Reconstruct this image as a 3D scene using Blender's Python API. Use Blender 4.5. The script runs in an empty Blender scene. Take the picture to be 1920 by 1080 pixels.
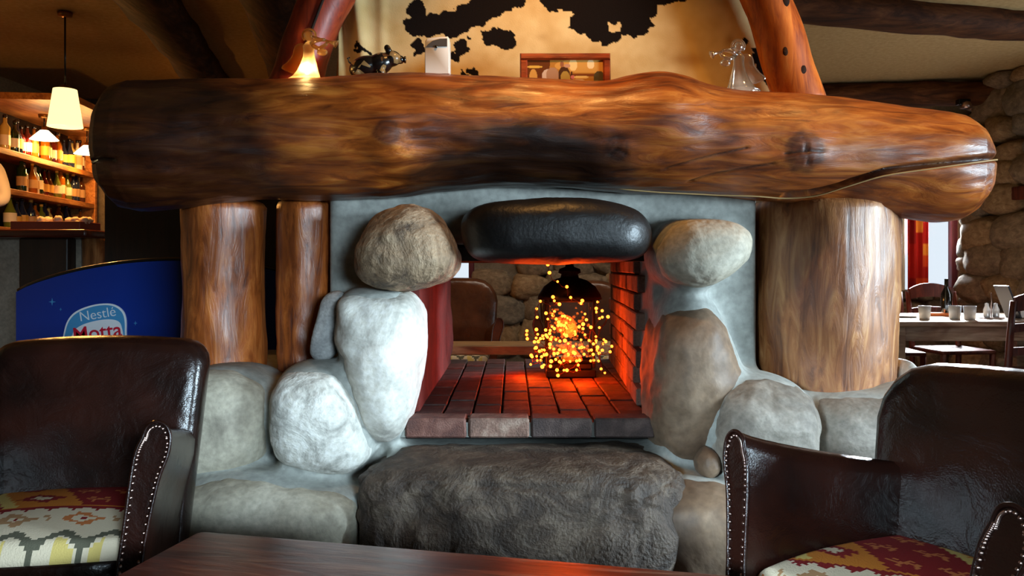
import bpy, bmesh, math, random
from mathutils import Vector, Matrix, noise as mnoise

PI = math.pi
C = bpy.context.scene.collection
scene = bpy.context.scene
FPX, CAMH, HZ = 1493.3, 1.10, 500.0          # focal length in pixels, eye height, horizon row


def srgb(r, g, b):
    f = lambda c: (c / 255 / 12.92) if c / 255 <= 0.04045 else ((c / 255 + 0.055) / 1.055) ** 2.4
    return (f(r), f(g), f(b))


# ------------------------------------------------------------------ camera
cd = bpy.data.cameras.new('camera')
cam = bpy.data.objects.new('camera', cd)
C.objects.link(cam)
cam.location = (0, 0, CAMH)
cam.rotation_euler = (PI / 2, 0, 0)
cd.sensor_width = 36.0
cd.lens = 36.0 * FPX / 1920
cd.shift_y = (HZ - 540) / 1920
cd.clip_start = 0.02
scene.camera = cam

# ------------------------------------------------------------------ world
w = bpy.data.worlds.new('sky')
scene.world = w
w.use_nodes = True
bg = w.node_tree.nodes['Background']
bg.inputs[0].default_value = (0.80, 0.90, 1.0, 1)
bg.inputs[1].default_value = 1.5

# ------------------------------------------------------------------ lights
def area(name, loc, target, sx, sy, power, col, spread=180):
    l = bpy.data.lights.new(name, 'AREA')
    l.shape = 'RECTANGLE'
    l.size, l.size_y, l.energy, l.color = sx, sy, power, col
    l.spread = math.radians(spread)
    o = bpy.data.objects.new(name, l)
    C.objects.link(o)
    o.location = loc
    o.rotation_euler = (Vector(target) - Vector(loc)).to_track_quat('-Z', 'Y').to_euler()
    return o


def spot(name, loc, target, power, col, angle=60, blend=0.6, r=0.03):
    l = bpy.data.lights.new(name, 'SPOT')
    l.energy, l.color, l.spot_size, l.spot_blend, l.shadow_soft_size = power, col, math.radians(angle), blend, r
    o = bpy.data.objects.new(name, l)
    C.objects.link(o)
    o.location = loc
    o.rotation_euler = (Vector(target) - Vector(loc)).to_track_quat('-Z', 'Y').to_euler()
    return o


def point(name, loc, power, col, r=0.03):
    l = bpy.data.lights.new(name, 'POINT')
    l.energy, l.color, l.shadow_soft_size = power, col, r
    o = bpy.data.objects.new(name, l)
    C.objects.link(o)
    o.location = loc
    return o


DAY = (0.66, 0.86, 1.0)
WARM = (1.0, 0.47, 0.12)
# daylight through the windows of the right wall and of the wall behind the camera, plus added fills
area('daylight_side', (4.55, 0.75, 1.40), (-0.5, 2.6, 0.55), 1.3, 0.95, 84, DAY, 60)
area('daylight_behind', (1.9, -2.85, 1.5), (-0.85, 2.5, 0.42), 1.3, 0.9, 15, DAY, 26)
area('seat_fill', (-2.2, -2.85, 1.7), (0.62, 1.62, 0.47), 1.1, 0.9, 9, DAY, 12)  # added cool light for the right armchair seat; no window behind it
area('ceiling_fill', (4.6, 4.3, 1.5), (2.4, 5.6, 2.6), 0.9, 0.9, 12, (0.85, 0.93, 1.0), 120)  # added to brighten the ceiling at the right rear
area('daylight_fill', (4.55, 0.75, 1.4), (0.2, 2.8, 1.2), 1.3, 0.95, 6, DAY, 130)
# daylight entering by the dining window and the window behind the fireplace
area('daylight_dining', (3.95, 7.42, 1.75), (2.85, 5.3, 0.75), 0.55, 0.9, 190, (0.85, 0.93, 1.0), 60)
# added fill for the room beyond the fireplace, no lamp stands there
area('rear_room_fill', (0.4, 5.6, 2.62), (0.3, 6.6, 0.9), 1.4, 0.5, 26, (1.0, 0.86, 0.68), 150)
# ceiling spots over the mantel
spot('mantel_spot_a', (0.15, 2.28, 2.64), (0.15, 2.92, 1.75), 62, WARM, 86, 0.9)
spot('mantel_spot_b', (1.35, 2.25, 2.64), (1.25, 2.8, 1.6), 40, WARM, 80, 0.9)

# ------------------------------------------------------------------ exposure
scene.view_settings.view_transform = 'Standard'
scene.view_settings.look = 'None'
scene.view_settings.exposure = -0.48
scene.view_settings.gamma = 1.0
scene.view_settings.use_curve_mapping = False
try:
    scene.cycles.use_denoising = True
    scene.cycles.sample_clamp_indirect = 6.0
    scene.cycles.max_bounces = 8
    scene.cycles.caustics_reflective = False
    scene.cycles.caustics_refractive = False
except Exception:
    pass


# ------------------------------------------------------------------ geometry helpers
def P(px, py, d):
    return Vector(((px - 960) / FPX * d, d, CAMH - (py - HZ) / FPX * d))


def nz(v, s=1.0, seed=0.0):
    return mnoise.noise(Vector((v[0] * s + seed * 7.31, v[1] * s - seed * 3.17, v[2] * s + seed * 1.73)))


def fbm(v, s, seed=0.0, octs=3):
    a, t = 1.0, 0.0
    for i in range(octs):
        t += a * nz(v, s * 2 ** i, seed + i)
        a *= 0.5
    return t


class MB:
    """Collects simple shapes; build() links them as ONE mesh object."""

    def __init__(self):
        self.v, self.f, self.c = [], [], None

    def add(self, vs, fs):
        n = len(self.v)
        self.v += [tuple(p) for p in vs]
        self.f += [tuple(i + n for i in q) for q in fs]
        return self

    def box(self, c, s, bev=0.0, rot=None, seg=2):
        bm = bmesh.new()
        bmesh.ops.create_cube(bm, size=1.0)
        bmesh.ops.scale(bm, vec=Vector(s), verts=bm.verts)
        if bev > 0:
            bmesh.ops.bevel(bm, geom=bm.edges[:], offset=bev, segments=seg, profile=0.5, affect='EDGES')
        m = Matrix.Translation(Vector(c)) @ (rot.to_4x4() if rot is not None else Matrix.Identity(4))
        bmesh.ops.transform(bm, matrix=m, verts=bm.verts)
        bm.verts.index_update()
        self.add([v.co for v in bm.verts], [[v.index for v in f.verts] for f in bm.faces])
        bm.free()
        return self

    def tube(self, pts, r, n=10, cap=True):
        pts = [Vector(p) for p in pts]
        rs = r if isinstance(r, (list, tuple)) else [r] * len(pts)
        up = Vector((0, 0, 1))
        t0 = (pts[1] - pts[0]).normalized()
        if abs(t0.z) > 0.9:
            up = Vector((1, 0, 0))
        nrm = (up - t0 * up.dot(t0)).normalized()
        vs, fs = [], []
        for i, p in enumerate(pts):
            a, b = pts[max(0, i - 1)], pts[min(len(pts) - 1, i + 1)]
            t = (b - a).normalized()
            nrm = (nrm - t * nrm.dot(t)).normalized()
            bi = t.cross(nrm)
            for k in range(n):
                an = 2 * PI * k / n
                vs.append(p + (nrm * math.cos(an) + bi * math.sin(an)) * rs[i])
        for i in range(len(pts) - 1):
            for k in range(n):
                a, b = i * n + k, i * n + (k + 1) % n
                fs.append((a, b, b + n, a + n))
        if cap:
            fs.append(tuple(range(n - 1, -1, -1)))
            fs.append(tuple((len(pts) - 1) * n + k for k in range(n)))
        return self.add(vs, fs)

    def lathe(self, prof, c=(0, 0, 0), n=20, rot=None):
        vs, fs = [], []
        for (r, z) in prof:
            for k in range(n):
                a = 2 * PI * k / n
                p = Vector((r * math.cos(a), r * math.sin(a), z))
                if rot is not None:
                    p = rot @ p
                vs.append(p + Vector(c))
        for i in range(len(prof) - 1):
            for k in range(n):
                a, b = i * n + k, i * n + (k + 1) % n
                fs.append((a, b, b + n, a + n))
        if prof[0][0] > 1e-5:
            fs.append(tuple(range(n - 1, -1, -1)))
        if prof[-1][0] > 1e-5:
            fs.append(tuple((len(prof) - 1) * n + k for k in range(n)))
        return self.add(vs, fs)

    def loft(self, secs, closed=True, cap=True):
        n = len(secs[0])
        vs = [p for s in secs for p in s]
        fs = []
        for i in range(len(secs) - 1):
            for k in range(n if closed else n - 1):
                a, b = i * n + k, i * n + (k + 1) % n
                fs.append((a, b, b + n, a + n))
        if cap:
            fs.append(tuple(range(n - 1, -1, -1)))
            fs.append(tuple((len(secs) - 1) * n + k for k in range(n)))
        return self.add(vs, fs)

    def ball(self, c, s, n=6, rot=None):
        vs, fs = quadsphere(n)
        s = Vector(s) if not isinstance(s, (int, float)) else Vector((s, s, s))
        out = []
        for v in vs:
            p = Vector((v.x * s.x, v.y * s.y, v.z * s.z))
            if rot is not None:
                p = rot @ p
            out.append(p + Vector(c))
        return self.add(out, fs)

    def build(self, name, mat, parent=None, smooth=True, loc=None, local=False, cols=None):
        return mk(name, self.v, self.f, mat, parent, smooth, loc, local, cols)


_qs = {}


def quadsphere(n):
    if n in _qs:
        return _qs[n]
    idx, vs, fs = {}, [], []

    def vid(i, j, k):
        key = (i, j, k)
        if key not in idx:
            p = Vector((math.tan((i / n * 2 - 1) * PI / 4), math.tan((j / n * 2 - 1) * PI / 4), math.tan((k / n * 2 - 1) * PI / 4)))
            idx[key] = len(vs)
            vs.append(p.normalized())
        return idx[key]

    for a in range(n):
        for b in range(n):
            fs.append((vid(a, b, 0), vid(a, b + 1, 0), vid(a + 1, b + 1, 0), vid(a + 1, b, 0)))
            fs.append((vid(a, b, n), vid(a + 1, b, n), vid(a + 1, b + 1, n), vid(a, b + 1, n)))
            fs.append((vid(a, 0, b), vid(a + 1, 0, b), vid(a + 1, 0, b + 1), vid(a, 0, b + 1)))
            fs.append((vid(a, n, b), vid(a, n, b + 1), vid(a + 1, n, b + 1), vid(a + 1, n, b)))
            fs.append((vid(0, a, b), vid(0, a, b + 1), vid(0, a + 1, b + 1), vid(0, a + 1, b)))
            fs.append((vid(n, a, b), vid(n, a + 1, b), vid(n, a + 1, b + 1), vid(n, a, b + 1)))
    _qs[n] = (vs, fs)
    return _qs[n]


def wmat(o):
    m = o.matrix_basis.copy()
    return wmat(o.parent) @ m if o.parent else m


def mk(name, vs, fs, mat, parent=None, smooth=True, loc=None, local=False, cols=None):
    """vs are world coordinates unless local=True (then in the parent's frame). loc = world origin of a parentless object."""
    me = bpy.data.meshes.new(name)
    if parent is not None and not local:
        inv = wmat(parent).inverted()
        vs = [inv @ Vector(v) for v in vs]
    elif parent is None and loc is not None:
        L = Vector(loc)
        vs = [Vector(v) - L for v in vs]
    me.from_pydata([tuple(v) for v in vs], [], [tuple(f) for f in fs])
    if mat is not None:
        me.materials.append(mat)
    if cols is not None:
        if len(cols) == len(vs):
            at = me.color_attributes.new('Col', 'FLOAT_COLOR', 'POINT')
            at.data.foreach_set('color', [x for c in cols for x in (c[0], c[1], c[2], 1.0)])
        else:
            at = me.color_attributes.new('Col', 'FLOAT_COLOR', 'CORNER')
            dat = []
            for p, c in zip(me.polygons, cols):
                dat += [c[0], c[1], c[2], 1.0] * p.loop_total
            at.data.foreach_set('color', dat)
    if smooth:
        me.polygons.foreach_set('use_smooth', [True] * len(me.polygons))
    me.update()
    o = bpy.data.objects.new(name, me)
    C.objects.link(o)
    if parent is not None:
        o.parent = parent
    elif loc is not None:
        o.location = loc
    return o


def sharp(o, deg=40):
    """Keep hard edges on a smooth-shaded mesh."""
    me = o.data
    bm = bmesh.new()
    bm.from_mesh(me)
    lim = math.radians(deg)
    for e in bm.edges:
        if len(e.link_faces) == 2 and e.calc_face_angle(0.0) > lim:
            e.smooth = False
    bm.to_mesh(me)
    bm.free()
    return o


def tag(o, label=None, cat=None, group=None, kind=None):
    for k, v in (('label', label), ('category', cat), ('group', group), ('kind', kind)):
        if v:
            o[k] = v
    return o


def thing(name, label, cat, loc=(0, 0, 0), rz=0.0, group=None):
    o = bpy.data.objects.new(name, None)
    o.empty_display_size = 0.1
    C.objects.link(o)
    o.location = loc
    o.rotation_euler = (0, 0, rz)
    return tag(o, label, cat, group)


def dup(root, loc, rz=None, label=None, group=None):
    r = root.copy()
    C.objects.link(r)
    r.location = loc
    if rz is not None:
        r.rotation_euler = (0, 0, rz)
    if label:
        r['label'] = label
    if group:
        r['group'] = group
    for ch in list(root.children):
        c = ch.copy()
        C.objects.link(c)
        c.parent = r
        for g in list(ch.children):
            d = g.copy()
            C.objects.link(d)
            d.parent = c
    return r


def struct(name, mb, mat, smooth=False, loc=None):
    o = mb.build(name, mat, None, smooth, loc)
    o['kind'] = 'structure'
    return o


def spline(pts, closed=True, m=8):
    n = len(pts)
    out = []
    for i in range(n if closed else n - 1):
        g = lambda k: pts[(i + k) % n] if closed else pts[min(max(i + k, 0), n - 1)]
        p0, p1, p2, p3 = [Vector(g(k)) for k in (-1, 0, 1, 2)]
        for s in range(m):
            t = s / m
            out.append(0.5 * ((2 * p1) + (p2 - p0) * t + (2 * p0 - 5 * p1 + 4 * p2 - p3) * t * t + (3 * p1 - p0 - 3 * p2 + p3) * t ** 3))
    if not closed:
        out.append(Vector(pts[-1]))
    return out


def pebble(outline, y0, th, p=0.75, q=0.8, n=28, amp=0.0, ns=4.0, seed=0.0, lean=0.0, scale=1.0, fine=0.0, fn=None):
    """Closed stone shape: an (x, z) outline at depth y0, thickness th each way."""
    sp = spline([(a, b) for a, b in outline], True, 10)
    cx = sum(v.x for v in sp) / len(sp)
    cz = sum(v.y for v in sp) / len(sp)
    pol = sorted((math.atan2(v.y - cz, v.x - cx), (v - Vector((cx, cz))).length) for v in sp)
    ang = [a for a, _ in pol]

    import bisect

    def R(t):
        i = bisect.bisect(ang, t)
        a0, r0 = pol[i - 1] if i > 0 else (pol[-1][0] - 2 * PI, pol[-1][1])
        a1, r1 = pol[i] if i < len(pol) else (pol[0][0] + 2 * PI, pol[0][1])
        k = (t - a0) / (a1 - a0) if a1 > a0 else 0
        return r0 + (r1 - r0) * k

    vs, fs = quadsphere(n)
    out = []
    for v in vs:
        rho = math.sqrt(v.x * v.x + v.z * v.z)
        t = math.atan2(v.z, v.x)
        r = R(t) * rho ** p * scale if rho > 1e-6 else 0.0
        y = th * math.copysign(abs(v.y) ** q, v.y) * scale
        pt = Vector((cx + r * math.cos(t), y0 + y + lean * r * math.sin(t), cz + r * math.sin(t)))
        if amp or fine:
            d = amp * fbm(pt, ns, seed, 3)
            if fine:
                d += fine * abs(fbm(pt, ns * 4, seed + 9, 2))
            pt += v * d
        if fn:
            pt = fn(pt, v)
        out.append(pt)
    return out, fs


def out_px(pts, d):
    return [((px - 960) / FPX * d, CAMH - (py - HZ) / FPX * d) for px, py in pts]


# ------------------------------------------------------------------ materials
def new_mat(name):
    m = bpy.data.materials.new(name)
    m.use_nodes = True
    nt = m.node_tree
    return m, nt, nt.nodes['Principled BSDF']


def plain(name, col, rough=0.5, metal=0.0, coat=0.0, emit=None, es=0.0, vary=0.12, bump=0.0, bs=60.0, spec=0.5, trans=0.0):
    m, nt, b = new_mat(name)
    N, L = nt.nodes, nt.links
    b.inputs['Roughness'].default_value = rough
    b.inputs['Metallic'].default_value = metal
    b.inputs['Coat Weight'].default_value = coat
    b.inputs['Coat Roughness'].default_value = 0.12
    b.inputs['Specular IOR Level'].default_value = spec
    b.inputs['Transmission Weight'].default_value = trans
    if emit:
        b.inputs['Emission Color'].default_value = (*emit, 1)
        b.inputs['Emission Strength'].default_value = es
    tc = N.new('ShaderNodeTexCoord')
    no = N.new('ShaderNodeTexNoise')
    no.inputs['Scale'].default_value = bs * 0.25
    no.inputs['Detail'].default_value = 4
    L.new(tc.outputs['Object'], no.inputs['Vector'])
    rp = N.new('ShaderNodeValToRGB')
    rp.color_ramp.elements[0].color = (*[c * (1 - vary) for c in col], 1)
    rp.color_ramp.elements[1].color = (*[min(1, c * (1 + vary)) for c in col], 1)
    L.new(no.outputs['Fac'], rp.inputs['Fac'])
    L.new(rp.outputs['Color'], b.inputs['Base Color'])
    if bump:
        n2 = N.new('ShaderNodeTexNoise')
        n2.inputs['Scale'].default_value = bs
        n2.inputs['Detail'].default_value = 5
        L.new(tc.outputs['Object'], n2.inputs['Vector'])
        bp = N.new('ShaderNodeBump')
        bp.inputs['Strength'].default_value = bump
        bp.inputs['Distance'].default_value = 0.01
        L.new(n2.outputs['Fac'], bp.inputs['Height'])
        L.new(bp.outputs['Normal'], b.inputs['Normal'])
    return m


def wood(name, dark, mid, light, axis='X', sc=1.0, rough=0.4, coat=0.0, stretch=10.0, attr=False, blot=0.5, bump=0.15, spec=0.5):
    m, nt, b = new_mat(name)
    N, L = nt.nodes, nt.links
    tc = N.new('ShaderNodeTexCoord')
    mp = N.new('ShaderNodeMapping')
    s = [7 * sc] * 3
    s['XYZ'.index(axis)] = 7 * sc / stretch
    mp.inputs['Scale'].default_value = s
    L.new(tc.outputs['Object'], mp.inputs['Vector'])
    g = N.new('ShaderNodeTexNoise')
    g.inputs['Scale'].default_value = 3.0
    g.inputs['Detail'].default_value = 8
    g.inputs['Roughness'].default_value = 0.65
    g.inputs['Distortion'].default_value = 1.3
    L.new(mp.outputs['Vector'], g.inputs['Vector'])
    rp = N.new('ShaderNodeValToRGB')
    e = rp.color_ramp.elements
    e[0].position, e[0].color = 0.30, (*dark, 1)
    e[1].position, e[1].color = 0.72, (*light, 1)
    x = e.new(0.50)
    x.color = (*mid, 1)
    L.new(g.outputs['Fac'], rp.inputs['Fac'])
    # blotches of darker stain
    mp2 = N.new('ShaderNodeMapping')
    s2 = [4 * sc] * 3
    s2['XYZ'.index(axis)] = 1.3 * sc
    mp2.inputs['Scale'].default_value = s2
    L.new(tc.outputs['Object'], mp2.inputs['Vector'])
    g2 = N.new('ShaderNodeTexNoise')
    g2.inputs['Scale'].default_value = 1.6
    g2.inputs['Detail'].default_value = 5
    g2.inputs['Distortion'].default_value = 1.2
    L.new(mp2.outputs['Vector'], g2.inputs['Vector'])
    r2 = N.new('ShaderNodeValToRGB')
    r2.color_ramp.elements[0].position = 0.34
    r2.color_ramp.elements[0].color = (1 - blot, (1 - blot) * 0.8, (1 - blot) * 0.7, 1)
    r2.color_ramp.elements[1].position = 0.60
    r2.color_ramp.elements[1].color = (1, 1, 1, 1)
    L.new(g2.outputs['Fac'], r2.inputs['Fac'])
    mx = N.new('ShaderNodeMixRGB')
    mx.blend_type = 'MULTIPLY'
    mx.inputs[0].default_value = 1
    L.new(rp.outputs['Color'], mx.inputs[1])
    L.new(r2.outputs['Color'], mx.inputs[2])
    last = mx
    if attr:
        at = N.new('ShaderNodeAttribute')
        at.attribute_name = 'Col'
        m2 = N.new('ShaderNodeMixRGB')
        m2.blend_type = 'MULTIPLY'
        m2.inputs[0].default_value = 1
        L.new(mx.outputs[0], m2.inputs[1])
        L.new(at.outputs['Color'], m2.inputs[2])
        last = m2
    L.new(last.outputs[0], b.inputs['Base Color'])
    b.inputs['Roughness'].default_value = rough
    b.inputs['Coat Weight'].default_value = coat
    b.inputs['Coat Roughness'].default_value = 0.24
    b.inputs['Specular IOR Level'].default_value = spec
    bp = N.new('ShaderNodeBump')
    bp.inputs['Strength'].default_value = bump
    bp.inputs['Distance'].default_value = 0.008
    L.new(g.outputs['Fac'], bp.inputs['Height'])
    L.new(bp.outputs['Normal'], b.inputs['Normal'])
    L.new(bp.outputs['Normal'], b.inputs['Coat Normal'])
    return m


def rock(name, dark, mid, light, sc=6.0, rough=0.75, bump=0.5, swirl=0.0, speck=True, dist=0.012):
    m, nt, b = new_mat(name)
    N, L = nt.nodes, nt.links
    tc = N.new('ShaderNodeTexCoord')
    g = N.new('ShaderNodeTexNoise')
    g.inputs['Scale'].default_value = sc
    g.inputs['Detail'].default_value = 9
    g.inputs['Roughness'].default_value = 0.62
    g.inputs['Distortion'].default_value = swirl
    L.new(tc.outputs['Object'], g.inputs['Vector'])
    rp = N.new('ShaderNodeValToRGB')
    e = rp.color_ramp.elements
    e[0].position, e[0].color = 0.28, (*dark, 1)
    e[1].position, e[1].color = 0.72, (*light, 1)
    x = e.new(0.5)
    x.color = (*mid, 1)
    L.new(g.outputs['Fac'], rp.inputs['Fac'])
    f = N.new('ShaderNodeTexNoise')
    f.inputs['Scale'].default_value = sc * 14
    f.inputs['Detail'].default_value = 6
    L.new(tc.outputs['Object'], f.inputs['Vector'])
    mx = N.new('ShaderNodeMixRGB')
    mx.blend_type = 'OVERLAY'
    mx.inputs[0].default_value = 0.45 if speck else 0.15
    L.new(rp.outputs['Color'], mx.inputs[1])
    L.new(f.outputs['Fac'], mx.inputs[2])
    L.new(mx.outputs[0], b.inputs['Base Color'])
    b.inputs['Roughness'].default_value = rough
    ad = N.new('ShaderNodeMath')
    ad.operation = 'MULTIPLY_ADD'
    ad.inputs[1].default_value = 0.35
    L.new(f.outputs['Fac'], ad.inputs[0])
    L.new(g.outputs['Fac'], ad.inputs[2])
    bp = N.new('ShaderNodeBump')
    bp.inputs['Strength'].default_value = bump
    bp.inputs['Distance'].default_value = dist
    L.new(ad.outputs[0], bp.inputs['Height'])
    L.new(bp.outputs['Normal'], b.inputs['Normal'])
    return m


def attr_mat(name, rough=0.8, bump=0.0, bs=200.0, coat=0.0, spec=0.3):
    m, nt, b = new_mat(name)
    N, L = nt.nodes, nt.links
    at = N.new('ShaderNodeAttribute')
    at.attribute_name = 'Col'
    L.new(at.outputs['Color'], b.inputs['Base Color'])
    b.inputs['Roughness'].default_value = rough
    b.inputs['Coat Weight'].default_value = coat
    b.inputs['Specular IOR Level'].default_value = spec
    if bump:
        tc = N.new('ShaderNodeTexCoord')
        n2 = N.new('ShaderNodeTexNoise')
        n2.inputs['Scale'].default_value = bs
        n2.inputs['Detail'].default_value = 4
        L.new(tc.outputs['Object'], n2.inputs['Vector'])
        bp = N.new('ShaderNodeBump')
        bp.inputs['Strength'].default_value = bump
        bp.inputs['Distance'].default_value = 0.004
        L.new(n2.outputs['Fac'], bp.inputs['Height'])
        L.new(bp.outputs['Normal'], b.inputs['Normal'])
    return m


def leather_mat(name, c1, c2):
    m, nt, b = new_mat(name)
    N, L = nt.nodes, nt.links
    tc = N.new('ShaderNodeTexCoord')
    g = N.new('ShaderNodeTexNoise')
    g.inputs['Scale'].default_value = 5
    g.inputs['Detail'].default_value = 6
    L.new(tc.outputs['Object'], g.inputs['Vector'])
    rp = N.new('ShaderNodeValToRGB')
    rp.color_ramp.elements[0].color = (*c1, 1)
    rp.color_ramp.elements[1].color = (*c2, 1)
    rp.color_ramp.elements[0].position = 0.35
    rp.color_ramp.elements[1].position = 0.7
    L.new(g.outputs['Fac'], rp.inputs['Fac'])
    L.new(rp.outputs['Color'], b.inputs['Base Color'])
    w = N.new('ShaderNodeTexNoise')
    w.inputs['Scale'].default_value = 9
    w.inputs['Detail'].default_value = 7
    w.inputs['Distortion'].default_value = 1.6
    L.new(tc.outputs['Object'], w.inputs['Vector'])
    v = N.new('ShaderNodeTexVoronoi')
    v.inputs['Scale'].default_value = 240
    L.new(tc.outputs['Object'], v.inputs['Vector'])
    ad = N.new('ShaderNodeMath')
    ad.operation = 'MULTIPLY_ADD'
    ad.inputs[1].default_value = 0.06
    L.new(v.outputs['Distance'], ad.inputs[0])
    L.new(w.outputs['Fac'], ad.inputs[2])
    bp = N.new('ShaderNodeBump')
    bp.inputs['Strength'].default_value = 0.35
    bp.inputs['Distance'].default_value = 0.012
    L.new(ad.outputs[0], bp.inputs['Height'])
    L.new(bp.outputs['Normal'], b.inputs['Normal'])
    b.inputs['Roughness'].default_value = 0.26
    b.inputs['Specular IOR Level'].default_value = 0.42
    return m


def pane_mat(name, tint=(1, 1, 1), gloss=0.06):
    m = bpy.data.materials.new(name)
    m.use_nodes = True
    nt = m.node_tree
    N, L = nt.nodes, nt.links
    N.remove(N['Principled BSDF'])
    t = N.new('ShaderNodeBsdfTransparent')
    t.inputs[0].default_value = (*tint, 1)
    g = N.new('ShaderNodeBsdfGlossy')
    g.inputs['Roughness'].default_value = 0.05
    mx = N.new('ShaderNodeMixShader')
    mx.inputs[0].default_value = gloss
    L.new(t.outputs[0], mx.inputs[1])
    L.new(g.outputs[0], mx.inputs[2])
    L.new(mx.outputs[0], N['Material Output'].inputs['Surface'])
    return m


def emit_mat(name, col, s):
    m, nt, b = new_mat(name)
    b.inputs['Base Color'].default_value = (*[min(1, c) for c in col], 1)
    b.inputs['Emission Color'].default_value = (*col, 1)
    b.inputs['Emission Strength'].default_value = s
    return m


M = {}
M['mantel'] = wood('varnished_log', srgb(92, 36, 8), srgb(172, 88, 26), srgb(214, 132, 52), 'X', 1.0, 0.42, 0.4, 6, attr=True, blot=0.66, bump=0.5)
M['post'] = wood('varnished_post', srgb(92, 50, 24), srgb(164, 106, 60), srgb(206, 154, 100), 'Z', 1.0, 0.46, 0.22, 6, attr=False, blot=0.5, bump=0.6)
M['post_red'] = wood('varnished_dark_post', srgb(88, 36, 12), srgb(172, 90, 36), srgb(214, 130, 64), 'Z', 1.1, 0.40, 0.4, 6, blot=0.6, bump=0.45)
M['pole'] = wood('orange_pole', srgb(150, 62, 12), srgb(228, 122, 34), srgb(244, 156, 66), 'Z', 1.0, 0.5, 0.12, 9, blot=0.5)
M['pole_red'] = wood('red_pole', srgb(84, 22, 6), srgb(150, 46, 12), srgb(176, 66, 22), 'Z', 1.0, 0.5, 0.1, 9, blot=0.55)
M['knot'] = wood('knot_wood', srgb(66, 36, 26), srgb(112, 68, 48), srgb(150, 98, 66), 'Y', 3.0, 0.45, 0.2, 1.5, blot=0.3)
M['pale_knot'] = wood('pale_knot_wood', srgb(140, 92, 44), srgb(176, 124, 66), srgb(200, 150, 90), 'Z', 3.0, 0.42, 0.3, 2, blot=0.3)
M['crack'] = plain('dark_split_wood', srgb(40, 22, 12), 0.9)  # dark wood of the split in the left pole
M['pale_edge'] = plain('pale_split_edge', srgb(172, 140, 92), 0.5)  # pale tone; along the long crack it imitates a lit edge
M['cement'] = rock('cement', srgb(124, 126, 120), srgb(150, 152, 146), srgb(174, 175, 168), 3.0, 0.8, 0.28, 0.3, True, 0.01)
M['pale_stone'] = rock('pale_granite', srgb(156, 152, 142), srgb(200, 196, 186), srgb(224, 222, 214), 4.0, 0.72, 0.5, 0.9)
M['swirl_stone'] = rock('swirled_granite', srgb(148, 146, 138), srgb(200, 197, 188), srgb(226, 224, 216), 5.0, 0.75, 0.75, 3.0)
M['tan_stone'] = rock('tan_granite', srgb(128, 120, 106), srgb(168, 160, 142), srgb(194, 187, 170), 4.0, 0.72, 0.45, 0.6)
M['grey_stone'] = rock('grey_granite', srgb(84, 76, 68), srgb(126, 118, 107), srgb(164, 156, 145), 5.0, 0.7, 0.5, 0.8)
M['rough_stone'] = rock('rough_brown_stone', srgb(58, 44, 34), srgb(138, 114, 88), srgb(184, 160, 130), 6.0, 0.65, 1.0, 2.4, True, 0.016)
M['slate'] = rock('slate_wedge', srgb(112, 112, 112), srgb(146, 146, 144), srgb(168, 168, 166), 8.0, 0.8, 0.5, 0.5)
M['brown_stone'] = rock('brown_smooth_stone', srgb(74, 56, 44), srgb(116, 94, 74), srgb(156, 134, 112), 3.0, 0.6, 0.35, 0.8)
M['black_stone'] = rock('soot_black_stone', srgb(9, 8, 8), srgb(15, 14, 14), srgb(26, 21, 19), 6.0, 0.42, 0.3, 0.6)
M['hearth'] = rock('hearth_stone', srgb(40, 30, 25), srgb(76, 62, 51), srgb(124, 108, 92), 7.0, 0.62, 1.0, 1.4, True, 0.02)
M['soot'] = rock('sooty_mortar', srgb(12, 9, 8), srgb(26, 20, 17), srgb(44, 34, 28), 4.0, 0.9, 0.4, 0.6)
M['brick_a'] = rock('hearth_brick_a', srgb(62, 36, 32), srgb(98, 60, 50), srgb(130, 92, 80), 14.0, 0.75, 0.6, 0.4)
M['brick_b'] = rock('hearth_brick_b', srgb(78, 58, 50), srgb(128, 96, 82), srgb(180, 156, 138), 12.0, 0.75, 0.6, 0.4)
M['brick_c'] = rock('hearth_brick_c', srgb(52, 42, 40), srgb(80, 64, 60), srgb(112, 94, 86), 14.0, 0.75, 0.6, 0.4)
M['soot_brick'] = rock('sooty_brick', srgb(48, 28, 24), srgb(74, 44, 36), srgb(98, 62, 50), 8.0, 0.85, 0.4, 0.3)
M['floor_brick'] = rock('sooty_floor_brick', srgb(38, 26, 24), srgb(62, 42, 38), srgb(92, 66, 58), 12.0, 0.7, 0.6, 0.4)
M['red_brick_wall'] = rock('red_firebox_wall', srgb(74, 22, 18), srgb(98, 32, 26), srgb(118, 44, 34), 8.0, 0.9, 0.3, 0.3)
M['fire_brick'] = rock('fire_brick', srgb(120, 96, 84), srgb(160, 130, 112), srgb(186, 158, 138), 12.0, 0.8, 0.5, 0.3)
M['leather'] = leather_mat('dark_brown_leather', srgb(18, 8, 6), srgb(42, 18, 12))
M['leather_b'] = leather_mat('mid_brown_leather', srgb(52, 28, 16), srgb(92, 54, 32))
M['nail'] = plain('antique_nail', srgb(176, 150, 140), 0.28, 1.0)
M['kilim'] = attr_mat('kilim_weave', 0.9, 0.4, 260)
M['chair_leg'] = wood('dark_chair_leg', srgb(24, 11, 6), srgb(44, 22, 12), srgb(62, 32, 18), 'Z', 2, 0.4, 0.3)
M['table'] = wood('worn_red_tabletop', srgb(76, 28, 15), srgb(124, 56, 33), srgb(186, 134, 104), 'X', 1.2, 0.34, 0.25, 9, blot=0.6, bump=0.2)
M['hide'] = attr_mat('cowhide', 0.9, 0.25, 300, 0.0, 0.06)
M['plaster'] = rock('hood_plaster', srgb(196, 170, 122), srgb(214, 188, 140), srgb(226, 204, 160), 5.0, 0.9, 0.3, 0.2, True, 0.006)
M['ceil_l'] = rock('ceiling_plaster', srgb(176, 148, 98), srgb(190, 162, 112), srgb(202, 178, 130), 30.0, 0.95, 0.6, 0.0, True, 0.008)
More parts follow.
